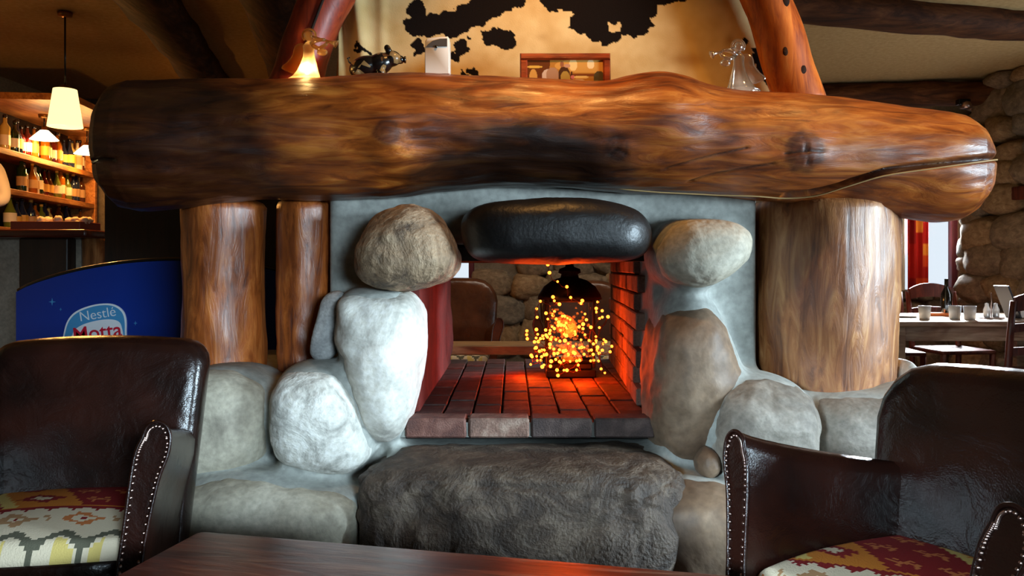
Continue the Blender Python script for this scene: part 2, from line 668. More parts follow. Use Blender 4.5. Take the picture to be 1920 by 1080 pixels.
M['dark_beam'] = wood('dark_beam_wood', srgb(34, 20, 10), srgb(66, 40, 22), srgb(96, 62, 34), 'Y', 1, 0.75, 0.0, 8, blot=0.6, bump=0.6, spec=0.2)
M['dark_beam_x'] = wood('brown_beam_wood', srgb(48, 26, 12), srgb(92, 54, 28), srgb(120, 76, 42), 'X', 1, 0.7, 0.0, 8, blot=0.6, bump=0.5, spec=0.2)
M['dark_wood'] = wood('dark_panel_wood', srgb(18, 9, 5), srgb(34, 18, 10), srgb(48, 26, 14), 'Z', 1, 0.55, 0.1, 8)
M['shelf'] = wood('warm_shelf_wood', srgb(140, 82, 34), srgb(190, 124, 60), srgb(214, 156, 88), 'Y', 1.5, 0.5, 0.1, 8, blot=0.35)
M['wall'] = rock('ochre_wall', srgb(150, 122, 84), srgb(166, 138, 98), srgb(180, 152, 112), 4.0, 0.95, 0.2, 0.2, True, 0.006)
M['wall_grey'] = rock('grey_wall', srgb(120, 110, 98), srgb(136, 126, 112), srgb(150, 140, 126), 4.0, 0.95, 0.2)
M['wall_stone'] = [rock('wall_stone_a', srgb(104, 82, 58), srgb(142, 116, 84), srgb(170, 146, 112), 7, 0.85, 0.6, 0.5),
                   rock('wall_stone_b', srgb(92, 76, 60), srgb(124, 106, 84), srgb(154, 134, 110), 7, 0.85, 0.6, 0.5),
                   rock('wall_stone_c', srgb(84, 76, 66), srgb(112, 102, 88), srgb(140, 128, 110), 7, 0.85, 0.6, 0.5)]
M['mortar'] = rock('wall_mortar', srgb(84, 76, 64), srgb(106, 97, 84), srgb(126, 116, 102), 8, 0.95, 0.4)
M['floor'] = wood('dark_floorboards', srgb(40, 24, 15), srgb(70, 44, 28), srgb(92, 62, 40), 'Y', 1, 0.5, 0.1, 8)
M['blue'] = plain('blue_plastic', srgb(10, 46, 134), 0.32, 0, 0.3, vary=0.05)
M['black'] = plain('black_trim', srgb(14, 14, 15), 0.25, 0, 0.5, vary=0.05)
M['iron'] = plain('black_iron', srgb(22, 18, 16), 0.5, 0.6, vary=0.1)
M['white'] = plain('white_plastic', srgb(232, 226, 214), 0.35, vary=0.02)
M['smoke'] = plain('smoked_window', srgb(86, 80, 74), 0.2, vary=0.05)
M['frame'] = wood('photo_frame_wood', srgb(112, 34, 10), srgb(162, 58, 18), srgb(190, 82, 30), 'X', 3, 0.35, 0.4)
M['photo'] = attr_mat('photo_print', 0.35, coat=0.3)
M['patch'] = attr_mat('patchwork_glaze', 0.25, coat=0.6, spec=0.5)


def lit_glass(name, col, tr, gl):
    m = bpy.data.materials.new(name)
    m.use_nodes = True
    nt = m.node_tree
    N, L = nt.nodes, nt.links
    N.remove(N['Principled BSDF'])
    a = N.new('ShaderNodeBsdfTranslucent')
    a.inputs[0].default_value = (*col, 1)
    b = N.new('ShaderNodeBsdfTransparent')
    b.inputs[0].default_value = (*col, 1)
    c = N.new('ShaderNodeBsdfGlossy')
    c.inputs['Roughness'].default_value = 0.08
    m1, m2 = N.new('ShaderNodeMixShader'), N.new('ShaderNodeMixShader')
    m1.inputs[0].default_value = tr
    L.new(a.outputs[0], m1.inputs[1])
    L.new(b.outputs[0], m1.inputs[2])
    fr = N.new('ShaderNodeLayerWeight')
    fr.inputs[0].default_value = gl
    L.new(fr.outputs['Facing'], m2.inputs[0])
    L.new(m1.outputs[0], m2.inputs[1])
    L.new(c.outputs[0], m2.inputs[2])
    L.new(m2.outputs[0], N['Material Output'].inputs['Surface'])
    return m


M['angel_gold'] = lit_glass('amber_glass', srgb(255, 222, 160), 0.22, 0.32)
M['angel_clear'] = lit_glass('clear_glass', srgb(246, 236, 220), 0.64, 0.55)
M['glass'] = plain('drinking_glass', srgb(240, 246, 250), 0.12, trans=0.3, vary=0.02)
M['pine'] = wood('pale_pine', srgb(150, 112, 66), srgb(188, 150, 100), srgb(208, 174, 124), 'X', 1.5, 0.5, 0.1)
M['table_pine'] = wood('dining_table_wood', srgb(150, 122, 96), srgb(184, 158, 130), srgb(206, 184, 158), 'X', 1.5, 0.3, 0.4)
M['red_chair'] = wood('reddish_chair_wood', srgb(70, 26, 18), srgb(104, 44, 30), srgb(128, 62, 42), 'Z', 2, 0.42, 0.2)
M['curtain'] = attr_mat('patterned_red_curtain', 0.9, 0.2, 300)
M['pale_curtain'] = plain('pale_curtain', srgb(226, 224, 212), 0.9, vary=0.05)
M['win_frame'] = plain('plum_window_frame', srgb(92, 40, 52), 0.5, vary=0.08)
M['pane'] = pane_mat('window_glass')
M['bulb'] = emit_mat('string_bulb', (1.0, 0.19, 0.016), 10)
M['wire'] = plain('red_lit_wire', srgb(90, 16, 10), 0.5, vary=0.05)
M['shade'] = emit_mat('lit_shade', (1.0, 0.72, 0.30), 2.6)
M['shade_hot'] = emit_mat('lit_cone', (1.0, 0.80, 0.48), 7.0)
M['brass'] = plain('brass', srgb(150, 104, 48), 0.35, 0.9)
M['navy_text'] = plain('sign_pale_blue', srgb(66, 140, 190), 0.4, vary=0.05)
M['sign_white'] = plain('sign_white', srgb(222, 226, 232), 0.4, vary=0.02)
M['sign_red'] = plain('sign_red', srgb(196, 20, 50), 0.4, vary=0.04)
M['skin'] = plain('skin', srgb(214, 160, 128), 0.55, vary=0.06)
M['shirt'] = plain('white_shirt', srgb(226, 216, 206), 0.9, vary=0.04)
M['trousers'] = plain('dark_trousers', srgb(30, 28, 32), 0.9)
M['hair'] = plain('brown_hair', srgb(60, 38, 22), 0.7)
M['counter'] = wood('bar_counter_wood', srgb(40, 14, 8), srgb(84, 32, 18), srgb(112, 50, 28), 'X', 1, 0.3, 0.4)
M['tray'] = plain('red_brown_tray', srgb(120, 44, 26), 0.5)
M['crumb'] = plain('pale_snack', srgb(216, 188, 150), 0.8)
M['laptop'] = plain('dark_lid', srgb(28, 30, 40), 0.35, vary=0.05)
M['porcelain'] = plain('porcelain', srgb(236, 238, 240), 0.25, vary=0.02)
M['napkin'] = plain('orange_napkin', srgb(226, 120, 60), 0.9)

# ================================================================== the room
RX0, RX1, RY0, RY1, RZ = -4.3, 4.7, -3.0, 7.6, 2.7
struct('floor', MB().box(((RX0 + RX1) / 2, (RY0 + RY1) / 2, -0.05), (RX1 - RX0 + 0.4, RY1 - RY0 + 0.4, 0.1)), M['floor'])
struct('ceiling', MB().box(((RX0 + RX1) / 2, (RY0 + RY1) / 2, RZ + 0.05), (RX1 - RX0 + 0.4, RY1 - RY0 + 0.4, 0.1)), M['ceil_l'])
struct('wall_left', MB().box((RX0 - 0.08, (RY0 + RY1) / 2, RZ / 2), (0.16, RY1 - RY0 + 0.32, RZ)), M['wall'])


def pierced_wall(axis, at, a0, a1, th, holes):
    """Wall along an axis with rectangular holes (u0, u1, z0, z1)."""
    mb = MB()
    us = sorted({a0, a1, *[h[0] for h in holes], *[h[1] for h in holes]})
    for u0, u1 in zip(us, us[1:]):
        hs = sorted((h[2], h[3]) for h in holes if h[0] <= u0 + 1e-6 and h[1] >= u1 - 1e-6)
        z = 0.0
        for z0, z1 in hs + [(RZ, RZ)]:
            if z0 > z:
                c, s = (u0 + u1) / 2, u1 - u0
                if axis == 'x':
                    mb.box((c, at, (z + z0) / 2), (s, th, z0 - z))
                else:
                    mb.box((at, c, (z + z0) / 2), (th, s, z0 - z))
            z = z1
    return mb


WIN1 = (3.62, 4.26, 0.80, 2.2)
WIN2 = (-0.62, -0.36, 0.90, 1.7)
wall_back = struct('wall_back', pierced_wall('x', RY1 + 0.09, RX0 - 0.16, RX1 + 0.16, 0.18, [WIN1, WIN2]), M['mortar'])
struct('wall_right', pierced_wall('y', RX1 + 0.09, RY0, RY1, 0.18, [(0.0, 1.5, 0.8, 1.75), (3.85, 4.75, 1.05, 1.95)]), M['wall_grey'])
struct('wall_front', pierced_wall('x', RY0 - 0.09, RX0 - 0.16, RX1 + 0.16, 0.18, [(1.2, 2.6, 1.0, 2.0)]), M['wall_grey'])


def window(name, x0, x1, z0, z1, y, mull, mat, axis='x'):
    mb = MB()
    t, dp = 0.055, 0.07

    def bx(u, z, su, sz):
        if axis == 'x':
            mb.box((u, y, z), (su, dp, sz), 0.006)
        else:
            mb.box((y, u, z), (dp, su, sz), 0.006)
    bx(x0 + t / 2, (z0 + z1) / 2, t, z1 - z0)
    bx(x1 - t / 2, (z0 + z1) / 2, t, z1 - z0)
    bx((x0 + x1) / 2, z0 + t / 2, x1 - x0, t)
    bx((x0 + x1) / 2, z1 - t / 2, x1 - x0, t)
    if mull:
        bx(mull, (z0 + z1) / 2, 0.05, z1 - z0)
    fr = struct(name, mb, mat, True)
    sharp(fr)
    p = MB()
    us = [x0 + t] + ([mull] if mull else []) + [x1 - t]
    for a, b in zip(us, us[1:]):
        q = MB()
        if axis == 'x':
            q.box(((a + b) / 2, y + 0.01, (z0 + z1) / 2), (b - a, 0.006, z1 - z0 - 2 * t))
        else:
            q.box((y + 0.01, (a + b) / 2, (z0 + z1) / 2), (0.006, b - a, z1 - z0 - 2 * t))
        q.build('pane', M['pane'], fr, False)
    return fr


window('window_1', *WIN1, RY1 + 0.05, 3.955, M['win_frame'])
window('window_2', *WIN2, RY1 + 0.05, None, M['win_frame'])
window('window_3', 0.0, 1.5, 0.8, 1.75, RX1 + 0.05, 0.75, M['win_frame'], 'y')
window('window_4', 1.2, 2.6, 1.0, 2.0, RY0 - 0.05, 1.9, M['win_frame'])

window('window_5', 3.85, 4.75, 1.05, 1.95, RX1 + 0.05, None, M['win_frame'], 'y')  # unseen window added along with the right-rear ceiling light

# stone variants shared by the wall stones
stone_meshes = []
for k in range(9):
    vs, fs = quadsphere(6)
    out = []
    for v in vs:
        p = Vector([math.copysign(abs(c) ** 0.72, c) for c in v])
        p *= 1 + 0.22 * fbm(v, 1.3, k * 3.1, 2)
        out.append(p * 0.56)
    me = bpy.data.meshes.new('stone')
    me.from_pydata([tuple(p) for p in out], [], fs)
    me.polygons.foreach_set('use_smooth', [True] * len(me.polygons))
    me.materials.append(M['wall_stone'][k % 3])
    stone_meshes.append(me)


def stone_wall(parent, o, du, u1, z0, z1, rng, holes=(), hs=(0.17, 0.34), ws=(1.0, 1.9), thick=0.24):
    """Rows of fieldstones on a wall face: o = origin, du = unit direction along the wall."""
    du = Vector(du).normalized()
    rot = math.atan2(du.y, du.x)
    z = z0
    while z < z1 - 0.05:
        h = min(rng.uniform(*hs), z1 - z)
        u = -rng.uniform(0, 0.2)
        while u < u1:
            wd = h * rng.uniform(*ws)
            wd = max(0.16, min(wd, 0.5))
            if u + wd > u1 + 0.12:
                wd = max(0.14, u1 - u + 0.04)
            cu, cz = u + wd / 2, z + h / 2 + rng.uniform(-0.03, 0.03)
            bad = any(a - wd * 0.42 < cu < b + wd * 0.42 and c - h * 0.42 < cz < d + h * 0.42 for a, b, c, d in holes)
            if not bad and wd > 0.1:
                ob = bpy.data.objects.new('stone', rng.choice(stone_meshes))
                C.objects.link(ob)
                ob.parent = parent
                ob.location = Vector(o) + du * cu + Vector((0, 0, cz))
                ob.rotation_euler = (rng.uniform(-0.1, 0.1), rng.uniform(-0.16, 0.16), rot + rng.uniform(-0.08, 0.08) + rng.choice((0, PI)))
                ob.scale = (wd * 1.06, thick * rng.uniform(0.8, 1.25), h * 1.12)
            u += wd * 1.0
        z += h


rng = random.Random(5)
# fieldstone seen through the fireplace
stone_wall(wall_back, (-1.0, RY1 + 0.02, 0), (1, 0, 0), 2.6, 0.25, 1.5, rng, [(0.36, 0.66, 0.85, 1.7)], (0.2, 0.4), (1.0, 1.7))
# stones around the dining window and below it
stone_wall(wall_back, (3.35, RY1 + 0.02, 0), (1, 0, 0), 1.3, 0.05, 0.85, rng, [], (0.18, 0.3))
struct('trim_1', MB().box((3.45, RY1 - 0.04, 2.36), (2.5, 0.08, 0.3)), M['dark_wood'])

# stone pier beside the dining window
A, B = Vector((4.10, 6.95, 0)), Vector((4.34, 5.4, 0))
dv = (B - A).normalized()
nv = Vector((dv.y, -dv.x, 0))
if nv.x > 0:
    nv = -nv
mb = MB()
qa = [A + nv * 0.0, B, B - nv * 0.4, A - nv * 0.4]
n0 = [tuple(p) for p in qa] + [(p.x, p.y, RZ) for p in qa]
mb.add(n0, [(0, 3, 2, 1), (4, 5, 6, 7), (0, 1, 5, 4), (1, 2, 6, 5), (2, 3, 7, 6), (3, 0, 4, 7)])
pier = struct('wall_pier', mb, M['mortar'])
stone_wall(pier, A + nv * 0.02, dv, (B - A).length, 0.0, RZ, random.Random(11), [(0.5, 1.0, 1.62, 1.76)], (0.15, 0.27), (1.1, 1.9), 0.3)
stone_wall(pier, A - nv * 0.4 + Vector((0, 0, 0)), nv, 0.42, 0.0, RZ, random.Random(12), [], (0.15, 0.26), (1.1, 1.6), 0.3)
tm = MB().box(A + dv * 0.75 + nv * 0.06 + Vector((0, 0, 1.69)), (0.7, 0.16, 0.11), 0.01, Matrix.Rotation(math.atan2(dv.y, dv.x), 3, 'Z'))
tm.build('timber', M['red_chair'], pier, False)

# ------------------------------------------------------------------ ceiling beams
def log_beam(name, a, b, r, mat, label, flat=0.85):
    a, b = Vector(a), Vector(b)
    n, secs = 18, []
    t = (b - a).normalized()
    sd = t.cross(Vector((0, 0, 1))).normalized()
    m = 26
    for i in range(m + 1):
        c = a.lerp(b, i / m)
        s = []
        for k in range(n):
            an = 2 * PI * k / n
            d = sd * math.cos(an) + Vector((0, 0, flat)) * math.sin(an)
            p = c + d * r
            s.append(p + d * r * 0.16 * fbm(p, 4.0, 3.0, 2))
        secs.append(s)
    o = MB().loft(secs).build(name, mat, None, True, (a + b) / 2)
    return tag(o, label, 'beam')


log_beam('ceiling_beam', (-1.75, 2.9, RZ - 0.06), (-2.71, 7.55, RZ - 0.06), 0.16, M['dark_beam'], 'dark rough ceiling beam running above the bar pendant lamp')
log_beam('ceiling_beam', (-0.95, 2.5, RZ - 0.06), (-2.06, 7.55, RZ - 0.06), 0.15, M['dark_beam'], 'dark ceiling beam ending behind the left leaning pole')
log_beam('ceiling_beam', (1.2, 4.62, RZ - 0.04), (4.3, 5.35, RZ - 0.04), 0.13, M['dark_beam_x'], 'brown log ceiling beam in the upper right over the plaster')
log_beam('ceiling_beam', (1.3, 7.15, RZ - 0.12), (4.2, 6.75, RZ - 0.12), 0.125, M['dark_beam_x'], 'dark log beam low under the ceiling behind the mantel, beside the stone pier')

# ================================================================== bar on the left
struct('trim_2', MB().box((-3.35, 6.3, 0.175), (1.9, 2.4, 0.35)), M['dark_wood'])        # raised bar floor

unit = thing('bar_shelf_unit', 'warm wooden wall shelves full of bottles behind the bar', 'shelf', (-3.95, 6.64, 0.25))
SA, SB = Vector((-3.74, 5.78, 0)), Vector((-3.92, 7.50, 0))
sdir = (SB - SA).normalized()
snor = Vector((sdir.y, -sdir.x, 0))
snor = snor if snor.x > 0 else -snor
srot = Matrix.Rotation(math.atan2(sdir.y, sdir.x), 3, 'Z')
SL = (SB - SA).length
shelf_z = [1.955, 1.665, 1.372]
MB().box((SA + SB) / 2 + snor * 0.14 + Vector((0, 0, 2.345)), (SL, 0.76, 0.05), 0.004, srot).build('canopy_board', M['shelf'], unit, False)
for z in shelf_z:
    MB().box((SA + SB) / 2 - snor * 0.12 + Vector((0, 0, z)), (SL, 0.24, 0.045), 0.004, srot).build('shelf_board', M['shelf'], unit, False)
for q in (SA, SB):
    MB().box(q - snor * 0.12 + Vector((0, 0, 1.29)), (0.05, 0.25, 2.08), 0.004, srot).build('side_panel', M['shelf'], unit, False)
MB().box((SA + SB) / 2 - snor * 0.245 + Vector((0, 0, 1.29)), (SL, 0.015, 2.08), 0, srot).build('back_panel', M['dark_wood'], unit, False)

bottle_cols = [('dark green', (24, 44, 20)), ('amber', (150, 84, 20)), ('clear', (214, 206, 186)), ('black', (18, 16, 14)), ('pale yellow', (206, 186, 110)),
               ('dark red', (84, 20, 14)), ('dark blue', (26, 36, 60)), ('brown', (70, 36, 16)), ('olive', (100, 112, 40))]
label_cols = [plain('label_%s' % n, srgb(*c), 0.6) for n, c in (('cream', (232, 216, 178)), ('white', (236, 232, 222)), ('gold', (196, 150, 60)), ('tan', (180, 140, 90)))]
bot_protos = {}


def bottle_parts(shape, h, r):
    if shape == 0:
        pr = [(r * 0.9, 0), (r, 0.01), (r, h * 0.58), (r * 0.85, h * 0.66), (r * 0.36, h * 0.76), (r * 0.32, h * 0.93)]
    elif shape == 1:
        pr = [(r * 0.9, 0), (r, 0.01), (r, h * 0.68), (r * 0.7, h * 0.74), (r * 0.4, h * 0.80), (r * 0.4, h * 0.93)]
    else:
        pr = [(r * 0.95, 0), (r * 1.15, 0.01), (r * 1.2, h * 0.45), (r * 0.6, h * 0.66), (r * 0.36, h * 0.78), (r * 0.36, h * 0.93)]
    return pr


ORD = ['first', 'second', 'third', 'fourth', 'fifth', 'sixth', 'seventh', 'eighth', 'ninth', 'tenth', 'eleventh', 'twelfth', 'thirteenth', 'fourteenth',
       'fifteenth', 'sixteenth', 'seventeenth', 'eighteenth', 'nineteenth', 'twentieth', 'twenty-first', 'twenty-second']
rng = random.Random(21)
row_words = ['top', 'middle', 'bottom']
bcount = 0
for ri, (z, n, a0, a1) in enumerate(((shelf_z[0], 18, 0.20, 0.97), (shelf_z[1], 16, 0.30, 0.96), (shelf_z[2], 15, 0.22, 0.95))):
    for i in range(n):
        u = (a0 + (a1 - a0) * (i + rng.uniform(-0.2, 0.2)) / (n - 1)) * SL
        pos = SA + sdir * u - snor * rng.uniform(0.07, 0.13) + Vector((0, 0, z + 0.0225))
        cn, cc = bottle_cols[rng.randrange(len(bottle_cols))]
        sh = rng.randrange(3)
        key = (cn, sh)
        h, r = (0.27, 0.036) if ri < 2 else (0.24, 0.036)
        hh = rng.uniform(0.86, 1.08)
        lb = 'Bottle of %s glass, %s from the near end on the %s bar shelf' % (cn, ORD[i], row_words[ri])
        lb = lb[0].lower() + lb[1:]
        if key not in bot_protos:
            t = thing('liquor_bottle', lb, 'bottle', pos, rng.uniform(0, 6), 'bottles on the bar shelves')
            gm = bpy.data.materials.get('bottle_' + cn) or plain('bottle_' + cn, srgb(*cc), 0.08, 0, 0.4, spec=0.7)
            MB().lathe([(0, 0)] + bottle_parts(sh, 0.27, 0.036), n=14).build('body', gm, t, True, None, True)
            MB().lathe([(0, 0.25), (0.015, 0.25), (0.015, 0.274), (0, 0.274)], n=10).build('cap', M['black'] if rng.random() < 0.6 else label_cols[2], t, True, None, True)
            rr = 0.0368 if sh < 2 else 0.0435
            lbm = MB()
            vs, fs = [], []
            for k in range(15):
                an = 2 * PI * k / 14
                for zz in (0.05, 0.125):
                    vs.append((rr * math.cos(an), rr * math.sin(an), zz))
            for k in range(14):
                fs.append((2 * k, 2 * k + 2, 2 * k + 3, 2 * k + 1))
            lbm.add(vs, fs).build('label', label_cols[rng.randrange(4)], t, True, None, True)
            bot_protos[key] = t
        else:
            t = dup(bot_protos[key], pos, rng.uniform(0, 6), lb)
        t.scale = (hh, hh, hh * h / 0.27)

# bar counter
cnt = thing('bar_counter', 'dark bar counter with a glossy red-brown top behind the blue freezer', 'bar counter', (-3.3, 5.1, 0))
MB().box((-3.42, 5.06, 1.30), (1.72, 0.56, 0.05), 0.012).build('countertop', M['counter'], cnt)
MB().box((-3.46, 5.12, 0.64), (1.56, 0.34, 1.27), 0.004).build('front_panel', M['wall_grey'], cnt, False)
MB().box((-2.86, 4.92, 0.64), (0.30, 0.12, 1.27), 0.01).build('corner_post', M['dark_wood'], cnt, False)
MB().tube([(-2.62, 5.0, 0), (-2.61, 5.0, 0.7), (-2.62, 5.0, 1.275)], [0.075, 0.07, 0.075], 14).build('end_post', M['post'], cnt)
tr = thing('serving_tray', 'shallow red-brown tray at the end of the bar counter', 'tray', (-2.83, 4.95, 1.325))
MB().box((-2.83, 4.95, 1.329), (0.42, 0.24, 0.008), 0.002).build('tray_base', M['tray'], tr, False)
for (c, s) in (((-2.83, 4.832, 1.35), (0.42, 0.012, 0.05)), ((-2.83, 5.068, 1.35), (0.42, 0.012, 0.05)), ((-3.036, 4.95, 1.35), (0.012, 0.236, 0.05)), ((-2.626, 4.95, 1.35), (0.012, 0.236, 0.05))):
    MB().box(c, s, 0.003).build('rim_board', M['tray'], tr, False)
rng = random.Random(4)
first = None
for k in range(22):
    a, b = rng.uniform(-0.12, 0.17), rng.uniform(-0.08, 0.08)
    loc = (-2.80 + a, 4.95 + b, 1.352 + 0.028 * (k % 2) + 0.01 * rng.random())
    if first is None:
        vs, fs = quadsphere(4)
        first = mk('snack_piece', [v * 0.024 * (1 + 0.3 * fbm(v, 2, 1, 2)) for v in vs], fs, M['crumb'])
        o = first
    else:
        o = first.copy()
        C.objects.link(o)
    o.location = loc
    o.rotation_euler = (rng.uniform(0, 6), rng.uniform(0, 6), rng.uniform(0, 6))
    tag(o, 'small pale lumpy snack piece heaped in the red-brown tray on the bar', 'snack', 'snack pieces in the bar tray')
sl = thing('knife', 'thin bright blade lying on the bar counter by the shelves', 'knife', (-3.6, 4.9, 1.326))
MB().box((-3.52, 4.9, 1.3285), (0.20, 0.022, 0.004), 0.001).build('blade', M['nail'], sl, False)
MB().box((-3.68, 4.9, 1.333), (0.12, 0.022, 0.014), 0.004).build('handle', M['pine'], sl, False)

# pendant lamps
def pendant(name, c, r0, r1, h, ztop, mat, label, power, grp):
    t = thing(name, label, 'lamp', c, 0, grp)
    c = Vector(c)
    MB().lathe([(r1, 0), (r0, h), (r0 - 0.004, h), (r1 - 0.004, 0.0), (r1, 0)], c, 28).build('lamp_shade', mat, t)
    MB().lathe([(0, h + 0.03), (0.02, h + 0.028), (r0 * 0.7, h + 0.004), (r0 * 0.95, h - 0.002)], c, 20).build('cap', M['brass'], t)
    MB().tube([c + Vector((0, 0, h + 0.02)), (c.x, c.y, ztop)], 0.006, 8).build('cord', M['black'], t)
    MB().lathe([(0.012, ztop - c.z), (0.045, ztop - c.z), (0.04, ztop - c.z - 0.025), (0.012, ztop - c.z - 0.03)], c, 16).build('ceiling_rose', M['brass'], t)
    MB().ball(c + Vector((0, 0, h * 0.4)), 0.028, 5).build('bulb', M['shade_hot'], t)
    l = point(name + '_light', c + Vector((0, 0, -0.03)), power, (1.0, 0.44, 0.10), 0.05)
    l.parent = t
    l.location = (0, 0, -0.03)
    return t


pendant('pendant_lamp', P(122, 238, 5.0), 0.068, 0.102, 0.235, RZ - 0.005, M['shade'], 'pendant lamp with a tall glowing cream shade hanging over the bar', 60, None)
pendant('cone_lamp', P(83, 262, 6.4), 0.03, 0.105, 0.075, 2.32, M['shade_hot'], 'low bright white cone lamp above the bar, left of the other cone lamp', 26, 'cone lamps above the bar')
pendant('cone_lamp', P(163, 289, 7.0), 0.03, 0.105, 0.075, 2.32, M['shade_hot'], 'low bright white cone lamp nearest the end of the mantel log', 22, 'cone lamps above the bar')

# person behind the bar, only one white sleeve in the picture
def person(loc):
    t = thing('person', 'person in a white shirt behind the bar, only one hanging arm in view', 'person', loc)
    J = {'pelvis': (0, 0, 0.95), 'waist': (0, 0, 1.08), 'chest': (0, 0.0, 1.30), 'neckb': (0, 0.01, 1.47), 'neck': (0, -0.01, 1.54), 'head': (0, -0.03, 1.66),
         'shl': (-0.17, 0, 1.42), 'ell': (-0.22, 0.02, 1.14), 'wrl': (-0.20, -0.12, 0.93), 'hal': (-0.19, -0.17, 0.87),
         'shr': (0.17, 0, 1.42), 'elr': (0.27, -0.06, 1.20), 'wrr': (0.10, -0.24, 1.20), 'har': (0.03, -0.27, 1.21),
         'hil': (-0.09, 0, 0.90), 'knl': (-0.10, -0.02, 0.49), 'anl': (-0.10, 0.02, 0.08), 'tol': (-0.11, -0.14, 0.04),
         'hir': (0.09, 0, 0.90), 'knr': (0.10, -0.02, 0.49), 'anr': (0.10, 0.02, 0.08), 'tor': (0.11, -0.14, 0.04)}
    Rr = {'pelvis': 0.135, 'waist': 0.125, 'chest': 0.14, 'neckb': 0.075, 'neck': 0.05, 'head': 0.09, 'shl': 0.06, 'shr': 0.06, 'ell': 0.042, 'elr': 0.042,
          'wrl': 0.028, 'wrr': 0.028, 'hal': 0.03, 'har': 0.03, 'hil': 0.088, 'hir': 0.088, 'knl': 0.06, 'knr': 0.06, 'anl': 0.042, 'anr': 0.042, 'tol': 0.036, 'tor': 0.036}
    E = [('pelvis', 'waist'), ('waist', 'chest'), ('chest', 'neckb'), ('neckb', 'neck'), ('neck', 'head'), ('chest', 'shl'), ('shl', 'ell'), ('ell', 'wrl'), ('wrl', 'hal'),
         ('chest', 'shr'), ('shr', 'elr'), ('elr', 'wrr'), ('wrr', 'har'), ('pelvis', 'hil'), ('hil', 'knl'), ('knl', 'anl'), ('anl', 'tol'),
         ('pelvis', 'hir'), ('hir', 'knr'), ('knr', 'anr'), ('anr', 'tor')]

    def skin(name, pts, edges, rad, mat, root, lv=2):
        me = bpy.data.meshes.new(name)
        me.from_pydata(pts, edges, [])
        o = bpy.data.objects.new(name, me)
        C.objects.link(o)
        o.parent = t
        o.modifiers.new('skin', 'SKIN').use_smooth_shade = True
        for i, r in enumerate(rad):
            me.skin_vertices[0].data[i].radius = (r, r)
            me.skin_vertices[0].data[i].use_root = (i == root)
        s = o.modifiers.new('sub', 'SUBSURF')
        s.levels = s.render_levels = lv
        me.materials.append(mat)
        return o
    ks = list(J)
    ix = {k: i for i, k in enumerate(ks)}
    skin('body', [J[k] for k in ks], [(ix[a], ix[b]) for a, b in E], [Rr[k] for k in ks], M['skin'], 0)

    def garment(name, keys, edges, grow, mat, root):
        jj = {k: i for i, k in enumerate(keys)}
        pts = [J2.get(k, J.get(k)) for k in keys]
        skin(name, pts, [(jj[a], jj[b]) for a, b in edges], [R2.get(k, Rr.get(k, 0.04)) + grow for k in keys], mat, root)
    J2 = {'cuffl': (-0.205, -0.09, 0.985), 'cuffr': (0.16, -0.18, 1.20), 'hem': (0, 0, 0.9)}
    R2 = {'cuffl': 0.032, 'cuffr': 0.034, 'neckb': 0.06, 'hem': 0.135}
    garment('shirt', ['hem', 'waist', 'chest', 'neckb', 'shl', 'ell', 'cuffl', 'shr', 'elr', 'cuffr'],
            [('hem', 'waist'), ('waist', 'chest'), ('chest', 'neckb'), ('chest', 'shl'), ('shl', 'ell'), ('ell', 'cuffl'), ('chest', 'shr'), ('shr', 'elr'), ('elr', 'cuffr')], 0.014, M['shirt'], 0)
    J2 = {}
    R2 = {'pelvis': 0.13}
    garment('trousers', ['pelvis', 'hil', 'knl', 'anl', 'hir', 'knr', 'anr'],
            [('pelvis', 'hil'), ('hil', 'knl'), ('knl', 'anl'), ('pelvis', 'hir'), ('hir', 'knr'), ('knr', 'anr')], 0.014, M['trousers'], 0)
    # head: skull, face, hair, hands
    hd = MB()
    vs, fs = quadsphere(12)
    out = []
    for v in vs:
        p = Vector((v.x * 0.076, v.y * 0.094, v.z * 0.115))
        if v.z < 0:
            p.x *= 1 + 0.28 * v.z
        if v.y < -0.3:
            p.y *= 0.94
        nose = math.exp(-((v.x / 0.16) ** 2 + ((v.z + 0.12) / 0.22) ** 2)) if v.y < 0 else 0
        p.y -= 0.022 * nose
        eye = sum(math.exp(-(((v.x - sx) / 0.18) ** 2 + ((v.z - 0.08) / 0.12) ** 2)) for sx in (-0.4, 0.4)) if v.y < 0 else 0
        p.y += 0.008 * eye
        out.append(p + Vector((0, -0.03, 1.665)))
    hd.add(out, fs)
    for s in (-1, 1):
        hd.ball((0.077 * s, -0.02, 1.66), (0.012, 0.022, 0.032), 4)
    h = hd.build('head', M['skin'], t, True, None, True)
    ey = MB()
    for s in (-1, 1):
        ey.ball((0.03 * s, -0.108, 1.675), (0.012, 0.008, 0.008), 4)
    ey.build('eyes', M['black'], h, True, None, True)
    MB().ball((0, -0.112, 1.607), (0.022, 0.007, 0.006), 4).build('mouth', M['tray'], h, True, None, True)
    hv = []
    for v in vs:
        k = 1.06 if (v.z > 0.35 or v.y > 0.15) and v.z > -0.45 else 0.86
        hv.append(Vector((v.x * 0.078 * k, v.y * 0.098 * k + 0.004, v.z * 0.117 * k)) + Vector((0, -0.028, 1.67)))
    mk('hair', hv, fs, M['hair'], h, True, None, True)
    for s, wr, ha in ((-1, 'wrl', 'hal'), (1, 'wrr', 'har')):
        a, b = Vector(J[wr]), Vector(J[ha])
        dr = (b - a).normalized()
        sd = dr.cross(Vector((1, 0, 0.2))).normalized()
        fm = MB()
        for q, ln in enumerate((0.068, 0.078, 0.072, 0.056)):
            o0 = b + sd * (-0.027 + 0.018 * q)
            cu = Vector((-0.012 * s, 0, -0.012))
            fm.tube([o0, o0 + dr * ln * 0.5 + cu * 0.5, o0 + dr * ln * 0.85 + cu * 1.8], [0.0095, 0.009, 0.007], 8)
        o0 = a.lerp(b, 0.5) - sd * 0.025
